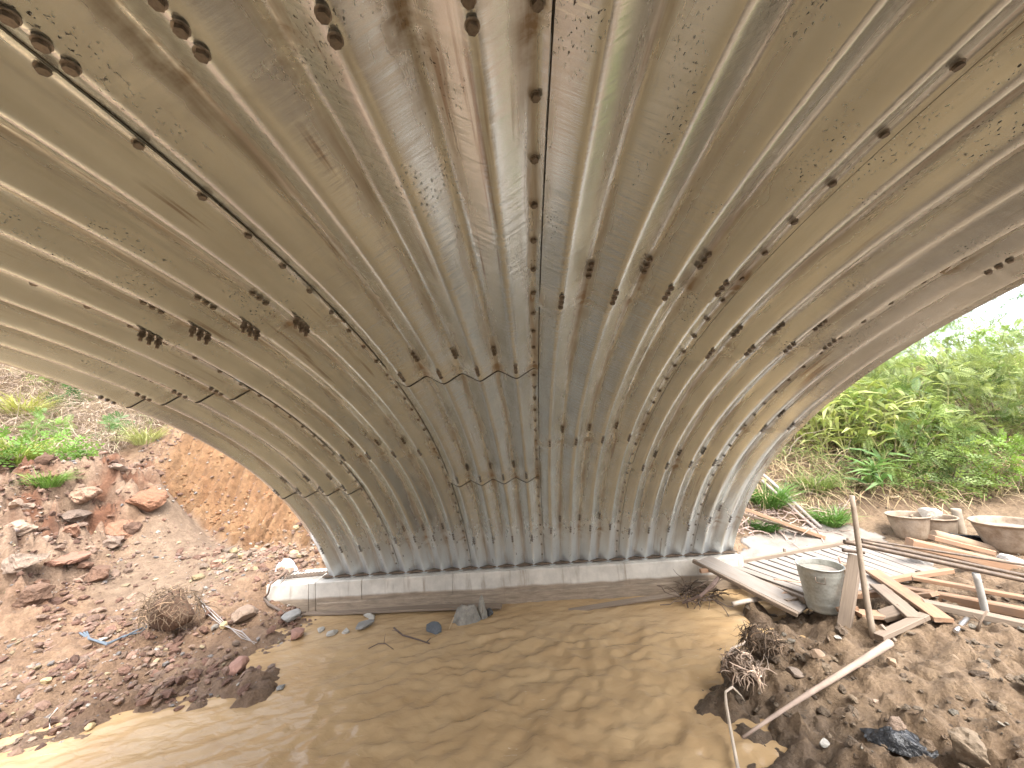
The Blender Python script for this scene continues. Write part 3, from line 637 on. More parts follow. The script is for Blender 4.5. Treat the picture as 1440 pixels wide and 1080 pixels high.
for i in range(14):
    a = gy(1332+rnd.uniform(-4, 14), 752+rnd.uniform(-3, 5), .35)-np.array(bars.location); c = gy(1405+rnd.uniform(-8, 12), 766+rnd.uniform(-4, 7), .25)-np.array(bars.location)
    m_ = (a+c)/2+[0, 0, rnd.uniform(-.01, .03)]; b = MB(); b.tube([a, m_, c], .009, 6); b.build('bar', BLACKP, bars, True)
for (px, py) in ((1290, 775), (1420, 800)):
    s_ = gy(px, py, -.3); g0 = np.array([s_[0], s_[1], hz(s_[0], s_[1])])
    rock_thing('support_block', ('concrete block under the left end of the heavy sawn beam' if px < 1300 else 'concrete block under the right end of the heavy sawn beam'), g0, (.12, .09, max(.05, (s_[2]-g0[2])*.5)), px, (.45, .42, .38), 'block', sink=.02)
# the untidy stack of offcuts
def gp(px, py, dz): p = on(px, py); p[2] += dz; return p
plank('long_beam', 'long orange sawn beam lying from the offcut pile to the right edge, upper one of two', gp(1258, 838, .06), gp(1470, 882, .06)+[0, 0, -.0], .07, .07, WOODN, 'beam')
plank('long_beam', 'long brown beam lying beside the upper orange beam, nearer the mud', gp(1300, 858, .03), gp(1470, 892, .03), .07, .05, WOODO, 'beam')
plank('long_beam', 'orange plank with a ragged left end lying on top of the two long beams', gp(1287, 834, .11), gp(1470, 868, .11), .06, .03, WOODN, 'plank')
plank('offcut', 'wide plank lying across the offcut pile towards the mud pole', *lift(gp(1232, 826, .13), gp(1330, 889, .03), .03), .11, .03, WOODN, 'plank')
plank('offcut', 'plank under the wide crossing one, ending in mud at its left side', *lift(gp(1236, 838, .08), gp(1290, 880, .03), .03), .10, .03, WOODO, 'plank')
plank('offcut', 'straight brown batten crossing the pile behind the thin pole', gp(1198, 857, .10), gp(1270, 857, .12), .05, .045, WOODN, 'batten')
plank('offcut', 'short offcut block lying at the foot of the pile right of the thin pole', gp(1242, 874, .02), gp(1272, 868, .02), .10, .04, WOODO, 'offcut', roll=.3)
plank('offcut', 'short pale offcut just right of the foot of the leaning board', gp(1205, 872, .02), gp(1246, 872, .03), .11, .03, WOODN, 'offcut')
plank('offcut', 'small red brown offcut poking out left of the leaning board', gp(1180, 868, .03), gp(1206, 862, .03), .06, .03, WOODN, 'offcut')
plank('offcut', 'short plank across the pile under the upper orange beam', gp(1268, 851, .05), gp(1317, 848, .05), .09, .03, WOODN, 'offcut')
plank('offcut', 'thin brown plank behind the bucket and pail at the top of the pile', gp(1190, 838, .05), gp(1262, 826, .05), .06, .03, WOODO, 'offcut')
pole('metal_pipe_piece', 'short shiny steel pipe lying on the mud left of the grey post', gp(1345, 893, .02), gp(1371, 869, .04), .013, .013, mat_simple('bright_steel', (.6, .6, .6), (.45, .45, .45), .35, 12, .1, .002, metal=.9), 'pipe', bend=0)
# the mud pole
pole('mud_pole', 'long round stripped pole lying diagonally across the mud at the right', *lift(gp(1045, 1042, .0), gp(1252, 904, .0), .03), .007, .021, BARK, 'pole', c=(.36, .27, .21), bend=.006, knots=.03, k=12)
plank('grey_stake', 'flat grey stake continuing from the thick end of the stripped pole', *lift(gp(1238, 909, .03), gp(1302, 873, .03), .04), .06, .035, WOODO, 'stake')
plank('cross_batten', 'small split batten lying across the joint of pole and grey stake', gp(1243, 902, .10), gp(1262, 915, .04), .03, .015, WOODO, 'batten')
# sticks leaning on the right bank
pole('leaning_stick', 'upper of two parallel pale poles leaning down the weedy bank', gy(1073, 668, 1.55), on(1156, 746, .03), .022, .022, BARK, c=(.42, .36, .32))
pole('leaning_stick', 'lower of two parallel pale poles leaning down the weedy bank', gy(1071, 676, 1.45), on(1148, 748, .03), .02, .02, BARK, c=(.34, .28, .24))
plank('leaning_batten', 'orange sawn batten slanting from the arch edge down to the cement', gy(1035, 712, .75), on(1160, 760, .03), .05, .045, WOODN, 'batten')
plank('leaning_batten', 'darker batten lying just under the orange slanting batten', gy(1045, 722, .85), on(1142, 757, .03), .04, .03, WOODO, 'batten')

# ------------------------------------------------------------------ stones and clods
RED = (.34, .19, .14); YEL = (.46, .35, .19); GRY = (.24, .23, .21); TAN = (.32, .23, .165); PAL = (.42, .39, .34)
def kt(px): d_ = on(px[0], px[1])-CAM; z_ = d_@FW; return z_*z_/np.linalg.norm(d_)/FPX       # metres per pixel there
for nm, lb, px, wpx, colr, sq in [
    ('stone', 'reddish stone at the waterline just left of the footing', (417, 897), 32, RED, .75),
    ('stone', 'large pinkish stone near the water below the root clod', (335, 945), 44, RED, .7),
    ('stone', 'yellow stone lying alone on the dark gravel at the left', (65, 962), 22, YEL, .7),
    ('stone', 'yellowish stone right of the root clod', (318, 885), 26, YEL, .65),
    ('stone', 'flat brown slab of clay behind the yellowish stone', (345, 873), 50, TAN, .5),
    ('stone', 'pale yellow stone half in the water at the bottom left', (125, 1030), 24, YEL, .6),
    ('stone', 'dark flat stone at the tip of the gravel spit', (395, 968), 22, GRY, .4),
    ('boulder', 'broad tan boulder on top of the left mound', (30, 748), 62, TAN, .55),
    ('boulder', 'grey brown boulder beside the tan one on the left mound', (20, 727), 34, TAN, .6),
    ('boulder', 'jutting ledge of hard clay in front of the left mound', (95, 795), 66, (.28, .15, .1), .5),
    ('boulder', 'whitish weathered clay boulder at the lower left of the mound', (30, 800), 78, (.27, .20, .15), .6),
    ('boulder', 'big dark red clay block at the mound corner next to the orange cut', (205, 712), 66, (.25, .125, .07), .8),
    ('boulder', 'red clay block half way down the right flank of the mound', (170, 760), 60, (.28, .15, .09), .75),
    ('boulder', 'dark clay block at the lower right corner of the left mound', (138, 812), 56, (.17, .095, .06), .8),
    ('boulder', 'wide tan clay block on the crest of the mound below the green ferns', (120, 705), 60, (.33, .21, .14), .6),
    ('boulder', 'dark undercut clay block at the foot of the mound near the left edge', (45, 850), 74, (.17, .10, .065), .7),
    ('boulder', 'small red clay block between the jutting ledge and the mound crest', (100, 750), 40, (.30, .16, .10), .7),
    ('stone', 'flat grey stone at the left end of the thin brown plank', (405, 875), 42, GRY, .4),
    ('stone', 'light grey stone in the shallow water beyond the reddish stone', (450, 888), 18, PAL, .5),
    ('stone', 'flattest pale stone of the little row in the shallows', (466, 892), 20, PAL, .35),
    ('stone', 'small upright pale stone in the row in the shallows', (486, 890), 12, PAL, .8),
    ('stone', 'dark wet slab at the end of the row in the shallows', (512, 882), 34, GRY, .35),
    ('stone', 'pale stone leaning on the dark wet slab', (523, 872), 13, PAL, .9),
    ('stone', 'small pale stone behind the dark wet slab near the plank', (516, 867), 17, PAL, .5),
    ('boulder', 'muddy brown boulder in the bottom right corner', (1362, 1066), 92, (.2, .15, .10), .8),
    ('stone', 'square grey stone on the mud below the stripped pole', (1160, 1054), 24, (.42, .40, .36), .6),
    ('stone', 'rounded brown stone left of the middle of the stripped pole', (1150, 925), 26, (.30, .21, .14), .6),
    ('stone', 'brown stone touching the right side of the stripped pole', (1255, 935), 26, (.32, .23, .15), .6),
    ('stone', 'small flat stone below the middle of the stripped pole', (1232, 990), 16, (.36, .27, .2), .5),
    ('stone', 'pale pebble standing out on the mud in front of the leaning board', (1180, 902), 14, PAL, .5),
    ('stone', 'dark stone just below the roots on the right shore', (1118, 950), 32, (.22, .17, .13), .5),
    ('stone', 'wide wedge of brown clay left of the black plastic', (1262, 1030), 50, (.25, .18, .13), .4)]:
    p = on(*px)
    if p[2] < WZ-.02: p = gz(*px, WZ-.0)
    rock_thing(nm, lb, p, kt(px)*wpx*.5*1.08, int(px[0]*7+px[1]), colr, nm, CLOD if 'clay' in lb else ROCK, sq=sq, sink=.34 if nm == 'boulder' else .22, sub=4 if nm == 'boulder' else 3)

import bmesh
def ico(sub):
    bm = bmesh.new(); bmesh.ops.create_icosphere(bm, subdivisions=sub, radius=1); V = np.array([v.co[:] for v in bm.verts]); T = np.array([[v.index for v in f.verts] for f in bm.faces]); bm.free(); return V, T
def scatter(name, pts, sizes, cols, sub=1, mat=ROCK, flat=.65, sink=.2):
    V0, T0 = ico(sub); cols = cols*.72; n = len(pts); a = RG.uniform(0, 2*PI, n); V = V0[None]*(1+RG.uniform(-.34, .30, (n, len(V0)))[..., None])
    sc = np.stack([sizes*RG.uniform(.7, 1.3, n), sizes*RG.uniform(.6, 1., n), sizes*flat*RG.uniform(.6, 1.2, n)], 1); V = V*sc[:, None]
    ti = RG.uniform(-.5, .5, n)
    V = np.stack([V[..., 0]*np.cos(ti)[:, None]-V[..., 2]*np.sin(ti)[:, None], V[..., 1], V[..., 0]*np.sin(ti)[:, None]+V[..., 2]*np.cos(ti)[:, None]], -1)
    V = np.stack([V[..., 0]*np.cos(a)[:, None]-V[..., 1]*np.sin(a)[:, None], V[..., 0]*np.sin(a)[:, None]+V[..., 1]*np.cos(a)[:, None], V[..., 2]], -1)
    V = V+pts[:, None]+np.array([0, 0, 1])*(sc[:, 2]*(1-2*sink))[:, None, None]
    T = (T0[None]+np.arange(n)[:, None, None]*len(V0)).reshape(-1, 3); c = np.repeat(cols, len(V0), 0)
    return link(name, mesh(name, V.reshape(-1, 3), None, T, mat, c, False))
def rand_pts(n, x0, x1, y0, y1, f):
    x = RG.uniform(x0, x1, n); y = RG.uniform(y0, y1, n); h = H(x, y); k = f(x, y, h) > RG.uniform(0, 1, n); return np.stack([x, y, h], 1)[k]
def pal(n, *cs): cs = np.array(cs); return cs[RG.integers(0, len(cs), n)]*RG.uniform(.6, 1.2, (n, 1))
def dens(x, y, h):
    l, cu, rp_, mo, ve = zones(x, y, h); cl = np.clip(fbm(x*2.2, y*2.2, 301, 3)*3+.55, .08, 1)
    return (h > WZ-.03)*cl*(1-.55*rp_)*(1-.9*ve)*(1-.6*cu)
P = rand_pts(17000, -4.4, .6, -2.4, 2.6, lambda x, y, h: dens(x, y, h)*(1-sstep(-.1, .4, x)))
tag(scatter('gravel', P, .007+.026*RG.uniform(0, 1, len(P))**4, pal(len(P), (.33, .2, .15), (.28, .17, .12), (.3, .2, .14), (.36, .26, .19), (.36, .26, .2), (.42, .33, .2), (.28, .25, .23), (.45, .40, .34))), 'loose reddish gravel and clay crumbs covering the left bank', 'gravel', kind='stuff')
P = rand_pts(9000, -4.4, .4, -2.2, 2.2, lambda x, y, h: (h > WZ-.02)*np.clip(fbm(x*1.6+4, y*2.6, 333, 3)*3.2+.4, .02, 1)*(1-.75*zones(x, y, h)[2])*(1-.9*zones(x, y, h)[1])*(1-zones(x, y, h)[4])*(1-sstep(-.3, .2, x)))
tag(scatter('soil_lumps', P, .014+.045*RG.uniform(0, 1, len(P))**3, pal(len(P), (.26, .14, .095), (.34, .21, .15), (.22, .12, .08), (.36, .24, .17)), sub=1, mat=CLOD, sink=.42), 'crumbly red brown soil lumps breaking out of the left bank', 'soil', kind='stuff')
P = rand_pts(1300, 3.1, 6.5, -2.9, -.7, lambda x, y, h: (h > WZ-.02)*np.clip(fbm(x*2+4, y*2.6, 335, 3)*3.2+.3, .0, 1))
tag(scatter('mud_lumps', P, .012+.035*RG.uniform(0, 1, len(P))**3, pal(len(P), (.22, .16, .105), (.27, .2, .13), (.2, .14, .09)), sub=2, mat=CLOD, sink=.48), 'dark wet mud lumps on the near right bank', 'mud', kind='stuff')
P = rand_pts(6500, 3.1, 8.3, -2.9, 1.6, lambda x, y, h: (h > WZ-.03)*np.clip(fbm(x*2.6, y*2.6, 305, 3)*3.4+.42, .03, 1)*(1-.8*sstep(4.8, 5.2, x)*sstep(-.5, -.2, y)))
tag(scatter('mud_crumbs', P, .006+.024*RG.uniform(0, 1, len(P))**4., pal(len(P), (.16, .115, .075), (.2, .15, .1), (.25, .19, .13), (.2, .14, .09), (.3, .26, .2)), mat=CLOD), 'brown mud crumbs and small stones strewn over the right bank', 'mud', kind='stuff')
P = rand_pts(1500, -3.8, -.3, 1.0, 2.5, lambda x, y, h: zones(x, y, h)[1])
tag(scatter('clay_lumps', P, .008+.026*RG.uniform(0, 1, len(P))**3.5, pal(len(P), (.36, .17, .07), (.42, .25, .13), (.3, .13, .05)), mat=CLOD), 'orange clay lumps sticking to the excavated face', 'clay', kind='stuff')
P = rand_pts(900, -5.6, -2.2, -.9, 1.9, lambda x, y, h: zones(x, y, h)[3]*.35)
tag(scatter('mound_clods', P, .02+.13*RG.uniform(0, 1, len(P))**4., pal(len(P), (.3, .17, .11), (.38, .27, .2), (.24, .13, .08)), sub=2, mat=CLOD), 'broken clods of red clay on the left mound', 'clay', kind='stuff')
P = rand_pts(240, -1.9, -.3, .1, 1.3, lambda x, y, h: np.exp(-((x+1.0)**2*2+(y-.7)**2*3)))
tag(scatter('rubble', P, .02+.05*RG.uniform(0, 1, len(P))**2, pal(len(P), TAN, TAN, YEL, (.36, .22, .15)), sub=2), 'small pale rubble spilled at the foot of the excavated face', 'rubble', kind='stuff')

# ------------------------------------------------------------------ roots, twigs, cloth, ropes
def wander(p, d, L_, n, jit, g=0.):
    P = [np.array(p, float)]; d = np.array(d, float); d /= np.linalg.norm(d)
    for i in range(n):
        d = d+np.array([rnd.gauss(0, jit) for _ in range(3)])+[0, 0, -g]; d /= np.linalg.norm(d); P.append(P[-1]+d*L_/n)
    return np.array(P)
def rootball(name, label, p, r, n, colr, core=(.24, .13, .07), rr=.004, cat='root clod'):
    t = empty(name, p); tag(t, label, cat); b = MB(); 
    rock(b, (0, 0, r*.72), (r*1.02, r*.9, r*.86), 77, core, 1, 3); V = b.V[0]; b.V[0] = V*(1+.22*fbm(V[:, 0]/r*2.3+V[:, 2]/r, V[:, 1]/r*2.3+3, 9, 3)[:, None]); b.build('clod_core', CLOD, t, True)
    b = MB()
    for _ in range(n):
        a = np.array([rnd.gauss(0, 1) for _ in range(3)]); a[1] -= .3; a[2] = abs(a[2])*.8; a /= np.linalg.norm(a); s_ = a*r*np.array([.95, .85, .8])+[0, 0, r*.7]
        tn = np.cross(a, [rnd.gauss(0, 1) for _ in range(3)])+a*.25+np.array([0, 0, -.4]); P = wander(s_, tn, r*rnd.uniform(.3, 1.05), 6, .3, .1)
        c = np.array(colr)*(rnd.uniform(.5, 1.3) if _ % 8 else 2.4); b.tube(P, np.linspace(rr, rr*.3, 7)*rnd.uniform(.4, 1.3), 4, c, False)
    b.build('root_mat', BARK, t); return t
rootball('root_clod', 'dark round clod of earth bristling with roots on the left bank', on(238, 893), .235, 260, (.17, .115, .07), (.15, .085, .05), .0035)
rootball('root_clod', 'tangle of wet roots and mud at the right waterline by the bucket shore', on(1048, 965), .12, 170, (.40, .30, .22), (.17, .11, .07), .005)
rootball('root_clod', 'dark matted root heap hanging over the shore above the pale roots', on(1075, 925), .12, 200, (.16, .11, .07), (.12, .08, .05), .004)
def twig(name, label, paths, colr, cat='twig'):
    b = MB()
    for P, r0, r1 in paths: b.tube(P, np.linspace(r0, r1, len(P)), 6, colr)
    P0 = paths[0][0][0]; 
    b.V = [v-P0 for v in b.V]; o = b.build(name, BARK, None, True, P0); return tag(o, label, cat)
def pts(*l): return np.array([on(a, c, dz) for a, c, dz in l])
def wpt(*l): return np.array([gz(a, c, WZ+dz) for a, c, dz in l])
twig('pale_root', 'pale forked root reaching down to the waterline on the right shore', [(pts((1060, 898, .05), (1048, 918, .06), (1030, 925, .05), (1022, 940, .03), (1010, 960, .01)), .010, .004), (pts((1058, 900, .05), (1066, 920, .05), (1080, 935, .02), (1082, 945, .0)), .005, .002), (pts((1060, 900, .05), (1075, 915, .05), (1088, 940, .0)), .004, .002), (pts((1030, 925, .05), (1040, 950, .03), (1035, 965, .01)), .004, .002)], (.62, .50, .40), 'root')
twig('bent_branch', 'thin pale bent branch standing in the water at the bottom right', [(np.array([gz(1038, 1082, -.30), gy(1028, 1030, -2.10), gy(1021, 990, -2.06), gy(1020, 973, -2.04), gy(1030, 966, -2.0)]), .009, .006), (np.array([gy(1030, 966, -2.0), gy(1042, 978, -1.97), on(1048, 990)]), .005, .003)], (.55, .46, .36), 'branch')
twig('twig', 'dark twig floating in the stream left of the stiff cement sack', [(wpt((554, 883, .03), (566, 893, .02), (590, 900, .02), (604, 905, .01)), .008, .005), (wpt((566, 893, .02), (560, 888, .05), (551, 886, .06)), .004, .002), (wpt((600, 903, .01), (606, 897, .03)), .006, .002)], (.13, .09, .07))
twig('twig', 'small forked twig in the stream nearest the camera', [(wpt((518, 912, .01), (532, 905, .02), (542, 905, .02), (553, 913, .01)), .004, .003), (wpt((540, 905, .02), (541, 896, .06), (542, 891, .08)), .003, .001)], (.13, .09, .07))
twig('white_stick', 'short curved white stick stuck in the gravel at the lower left', [(np.array([on(70, 1027), on(69, 1022, .03), on(70, 1027)+[.01, 0, .09], on(70, 1027)+[.04, 0, .13]]), .007, .004)], (.72, .62, .52), 'stick')
twig('dark_twig', 'dark forked twig standing in the mud left of the grey post foot', [(np.array([on(1376, 893), on(1376, 893)+[.03, 0, .05], on(1376, 893)+[.09, 0, .12]]), .009, .005), (np.array([on(1376, 893)+[.03, 0, .05], on(1376, 893)+[-.01, 0, .10]]), .005, .003)], (.17, .12, .08))
# debris at the dark corner under the gangplank
b = MB()
for _ in range(90):
    s_ = gz(rnd.uniform(955, 1010), rnd.uniform(826, 846), -.30+rnd.uniform(0, .07)); b.tube(wander(s_, (rnd.gauss(0, 1), rnd.gauss(0, .6), rnd.uniform(-.1, .5)), rnd.uniform(.08, .3), 5, .3, .12), rnd.uniform(.002, .006), 4, np.array((.10, .07, .05))*rnd.uniform(.5, 1.8), False)
c0 = gz(1000, 815, -.12); b.tube([gz(960, 848, -.3), gz(985, 838, -.2), gz(1003, 822, -.11), gz(1012, 810, -.06)], [.012, .014, .02, .017], 8, (.16, .11, .09))
tag(b.build('drift_debris', BARK), 'dark tangle of driftwood roots jammed under the upper end of the wide sloping board', 'debris')
# crumpled sheets
def crumple(name, label, p, rx, ry, rz_, mat, seed, cat, k=26, rot=0, fold=.8):
    a = np.linspace(-1, 1, k); A, B = np.meshgrid(a, a); r_ = np.sqrt(A*A+B*B); env = np.clip(1-r_**2.2, 0, 1)
    n = fbm(A*1.7+seed, B*1.7, seed, 4); rdg = .5-np.abs(fbm(A*2.3+seed*3, B*2.3, seed+9, 3))*2
    Z = rz_*(env*.7+n*fold*env**.4+rdg*.35*env**.3)
    X = A*rx*(.85+.5*fbm(A*1.3, B*1.3+seed, seed+4, 3)); Y = B*ry*(.85+.5*fbm(A*1.3+7, B*1.3+seed, seed+5, 3))
    V = np.stack([X*math.cos(rot)-Y*math.sin(rot), X*math.sin(rot)+Y*math.cos(rot), Z], -1).reshape(-1, 3)
    V2 = V-[0, 0, .006]; V2[:, 2] = np.minimum(V2[:, 2], V[:, 2]-.006)
    i = np.arange(k-1)[:, None]*k+np.arange(k-1)[None]; Q = np.stack([i, i+1, i+k+1, i+k], -1).reshape(-1, 4)
    Q = Q[np.where(r_.ravel()[Q].max(1) < 1.12)[0]]
    o = link(name, mesh(name, np.vstack([V, V2]), np.vstack([Q, Q[:, ::-1]+k*k]), None, mat, None, True), None, p); return tag(o, label, cat)
crumple('white_sack', 'crumpled white plastic sack lying on the left end of the concrete footing', gz(402, 803, .0), .14, .10, .17, CLOTHW, 3, 'sack', rot=.3)
crumple('cement_sack', 'grey cement stiffened sack in the stream below the thin brown plank', gz(656, 872, WZ), .17, .14, .17, CLOTHG, 14, 'sack')
crumple('cement_sack', 'upright folded flap of grey sacking right of the stiff cement sack', gz(679, 868, WZ), .06, .07, .2, CLOTHG, 22, 'sacking')
crumple('black_sack', 'shiny black plastic bag half buried beside the muddy corner boulder', on(1268, 1052), .17, .08, .07, BLACKP, 31, 'bag', rot=-.5)
rock_thing('dark_rock', 'wet dark blue grey rock in the stream left of the stiff sack', gz(610, 888, WZ), .085, 9, (.10, .11, .12), 'rock', sq=.7)
rock_thing('dark_rock', 'small black stone behind the upright sacking flap', gz(688, 864, WZ), .06, 19, (.06, .06, .06), 'rock', sq=.8)
pole('straw_stick', 'short straw coloured stick propped between dark rock and stiff sack', gz(630, 890, WZ-.02), gz(638, 868, WZ+.06), .006, .005, BARK, 'stick', c=(.45, .32, .18))
# rebar mesh lying on the footing end and roots hanging there
rb = empty('rebar_mesh', (-.35, .02, .02)); tag(rb, 'roll of rusty mesh between white sack and the first steel rib', 'mesh')
for i in range(5):
    b = MB(); b.tube([(-.2, .03*i-.06, .012*math.sin(i)), (.30, .03*i-.05, .01)], .006, 6); b.build('wire', TUBE, rb)
for i in range(14):
    b = MB(); b.tube([(-.2+i*.036, -.08, .013), (-.19+i*.036, .09, .013)], .005, 5); b.build('wire', TUBE, rb)
twig('hanging_root', 'dark root hanging over the left end of the footing below the white sack', [(np.array([gz(405, 802, .03), gy(392, 812, -.15), gy(380, 822, -.18), gy(377, 835, -.2), on(372, 845, .02)]), .014, .009), (np.array([gz(405, 802, .03), gy(400, 815, -.17), gy(393, 823, -.18)]), .006, .003), (np.array([gz(400, 800, .03), gy(385, 806, -.12), gy(378, 812, -.1)]), .008, .004)], (.20, .13, .09), 'root')
b = MB()
for k in range(3): b.tube([on(112+k*4, 893-k*3, .012), on(125, 905+k, .014), on(150, 908+k, .012), on(175, 899-k, .014), on(197, 888+k*2, .012), on(215, 880, .02)], .007, 6, (.12, .15, .18))
tag(b.build('blue_rope', BARK), 'blue grey rope lying in a loop in front of the dark root clod', 'rope')
b = MB()
for k in range(4): b.tube([on(275+k*2, 838+k*4, .03), on(290+k*3, 868, .03), on(310+k*4, 885+k, .03), on(340, 893+k*3, .015), on(352+k*3, 905+k*2, .012)], .003, 5, (.35, .32, .30))
tag(b.build('loose_wires', BARK), 'thin grey wires trailing from the dark root clod to the water', 'wire')
b = MB()
b.tube([on(372, 845, .02), on(378, 858, .02), on(400, 866, .02), on(430, 866, .02)], .014, 6, (.12, .09, .07))
tag(b.build('mud_rope', BARK), 'muddy dark rope lying beside the left end of the footing', 'rope')
twig('mound_log', 'short pale log lying on the left mound at the edge of the picture', [(np.array([on(-12, 768, .03), on(28, 764, .04)]), .035, .028)], (.50, .40, .34), 'log')

# ------------------------------------------------------------------ vegetation
def frond_template(kind):
    V = []; Q = []
    def quad(c, d, w_, L_, up):
        d = np.array(d); s_ = np.cross(d, up); s_ /= np.linalg.norm(s_); n = len(V)
        V.extend([c, c+d*L_*.5+s_*w_, c+d*L_, c+d*L_*.5-s_*w_]); Q.append((n, n+1, n+2, n+3))
    up = np.array([0, 0, 1.])
    if kind == 'pinnate':
        for i in range(8):
            u = .15+i*.11; c = np.array([u, 0, -.25*u*u]); L_ = .20*math.sin(PI*min(1, .25+.72*i/8.))+.05
            for sg in (-1, 1): d = np.array([.45, sg*.88, -.15]); quad(c, d/np.linalg.norm(d), .038, L_, up)
        quad(np.array([.0, 0, 0]), np.array([.97, 0, -.22]), .008, 1., up)
    elif kind == 'blade':
        p = [np.array([u, 0, .55*u-.85*u*u]) for u in (0, .33, .66, 1)]; ww = (.02, .055, .045, .004)
        for a in range(4): V.extend([p[a]+[0, ww[a], 0], p[a]-[0, ww[a], 0]])
        for a in range(3): Q.append((2*a, 2*a+1, 2*a+3, 2*a+2))
    elif kind == 'grass':
        p = [np.array([.35*u*u, 0, u*(1-.25*u)]) for u in (0, .5, 1)]; ww = (.014, .012, .002)
        for a in range(3): V.extend([p[a]+[0, ww[a], 0], p[a]-[0, ww[a], 0]])
        for a in range(2): Q.append((2*a, 2*a+1, 2*a+3, 2*a+2))
    elif kind == 'leafy':
        for i in range(6):
            u = .2+i*.15; c = np.array([u, 0, -.1*u*u]); sg = 1 if i % 2 else -1; d = np.array([.5, sg*.8, .1]); quad(c, d/np.linalg.norm(d), .10, .34, up)
    return np.array(V, float), np.array(Q)
TPL = {k: frond_template(k) for k in ('pinnate', 'blade', 'grass', 'leafy')}
def inst(kind, pos, dirs, L_, cols, roll=None):
    """place fronds: x axis of the template along dirs"""
    V0, Q0 = TPL[kind]; n = len(pos)
    X = dirs/np.linalg.norm(dirs, axis=1)[:, None]; ref = np.tile([0, 0, 1.], (n, 1))+RG.normal(0, .35, (n, 3))
    Y = np.cross(ref, X); Y /= np.linalg.norm(Y, axis=1)[:, None]+1e-9; Z = np.cross(X, Y)
    V = (V0[None, :, 0, None]*X[:, None]+V0[None, :, 1, None]*Y[:, None]+V0[None, :, 2, None]*Z[:, None])*L_[:, None, None]+pos[:, None]
    Q = (Q0[None]+np.arange(n)[:, None, None]*len(V0)).reshape(-1, 4)
    c = np.repeat(cols, len(V0), 0); return V.reshape(-1, 3), Q, c
def greens(n, a, b_): t = RG.uniform(0, 1, (n, 1)); return (np.array(a)*(1-t)+np.array(b_)*t)*RG.uniform(.75, 1.25, (n, 1))
def shrub(name, label, base, r, nclus, kind, ga, gb, L_=.28, cat='shrub', group=None, trunk=0, tcol=(.20, .15, .10), nf=12, lean=(0, 0)):
    base = np.array(base, float); t = empty(name, base); tag(t, label, cat, group)
    r = np.array(r, float); cen = np.array([lean[0], lean[1], trunk+r[2]*.75])
    cl = []
    while len(cl) < nclus:
        q = RG.normal(size=3); q /= np.linalg.norm(q); q *= RG.uniform(.25, 1)**.5*(1+.25*math.sin(q[0]*5+base[0]*3)*math.cos(q[2]*4+base[1]))
        if q[2] > -.75: cl.append(cen+q*r)
    cl = np.array(cl); b = MB(); st = []
    nb = max(4, min(16, nclus//6))
    if trunk > .5:
        b.tube(wander((0, 0, -.1), (lean[0]*.4, lean[1]*.4, 1), trunk+r[2]*.9, 7, .06), np.linspace(.07, .02, 8)*max(1, trunk*.6), 7, tcol, False)
        tr = b.V[0]; mid = np.array([lean[0]*.4, lean[1]*.4, trunk*.9])
    for k in range(nb):
        c = cl[k*(nclus//nb)]; s_ = mid if trunk > .5 else np.array([rnd.uniform(-.1, .1), rnd.uniform(-.1, .1), -.05])
        m_ = (s_+c)/2+np.array([rnd.gauss(0, .06)*r[0], rnd.gauss(0, .06)*r[1], .1*r[2]]); b.tube([s_, (s_+m_)/2+[rnd.gauss(0, .02), 0, .03], m_, c], [.022, .017, .012, .005] if trunk > .5 else [.013, .010, .007, .003], 5, tcol, False)
    b.build('trunk' if trunk > .5 else 'stem', BARK, t, True)
    n = nclus*nf; pos = np.repeat(cl, nf, 0)+RG.normal(0, .07, (n, 3))*r; out = (pos-cen)/r
    d = out*.55+RG.normal(0, .6, (n, 3))+[0, 0, .12]; cc = np.repeat(greens(nclus, ga, gb), nf, 0)*RG.uniform(.8, 1.2, (n, 1))
    V, Q, c = inst(kind, pos, d, L_*RG.uniform(.45, 1.1, n), cc)
    link('crown' if trunk > .5 else 'foliage', mesh('foliage', V, Q, None, LEAF, c), t); return t
G1, G2 = (.14, .19, .06), (.33, .38, .14); G3, G4 = (.10, .17, .045), (.25, .32, .09); G5, G6 = (.17, .25, .06), (.27, .33, .09)
def bp_(px, py, y): p = gy(px, py, y); return np.array([p[0], p[1], hz(p[0], p[1])])
def shr(name, label, px, py, Y, wpx, hpx, kind, ga, gb, L_=.26, n=46, **k):
    wpx *= .86; hpx *= .86
    """px,py = centre of the crown in the photograph, at depth row Y"""
    c = gy(px, py, Y); m = np.linalg.norm(c-CAM)/FPX; g0 = hz(c[0], c[1]); rx_ = wpx*m*.5; rz_ = hpx*m*.5
    tr = max(0, c[2]-g0-rz_*.75); 
    return shrub(name, label, (c[0], c[1], g0), (rx_, rx_*.8, rz_), n, kind, ga, gb, L_, trunk=tr if tr > .5 else tr, **k)
shr('shrub', 'deep green feathery shrub at the foot of the bank directly behind the pair of tubs', 1262, 668, 1.9, 130, 120, 'pinnate', G3, G4, n=70)
shr('shrub', 'feathery mid green shrub on the lower bank right of the cane clump', 1310, 610, 2.6, 150, 110, 'pinnate', G1, G2, n=80)
shr('shrub', 'low dark leafy shrub with small yellow leaves below the feathery ones', 1330, 705, 1.5, 130, 70, 'leafy', G3, G4, .16, n=50)
shr('shrub', 'light green feathery shrub at the right edge above the wide tub', 1420, 625, 2.2, 130, 130, 'pinnate', G1, G2, n=80)
shr('shrub', 'bright lime feathery shrub high on the bank under the sky gap', 1330, 530, 4.2, 150, 100, 'pinnate', (.18, .28, .06), (.32, .40, .12), n=70, L_=.32)
shr('shrub', 'bright lime feathery shrub at the upper right edge', 1425, 535, 3.6, 130, 90, 'pinnate', (.18, .28, .06), (.32, .40, .12), n=64, L_=.32)
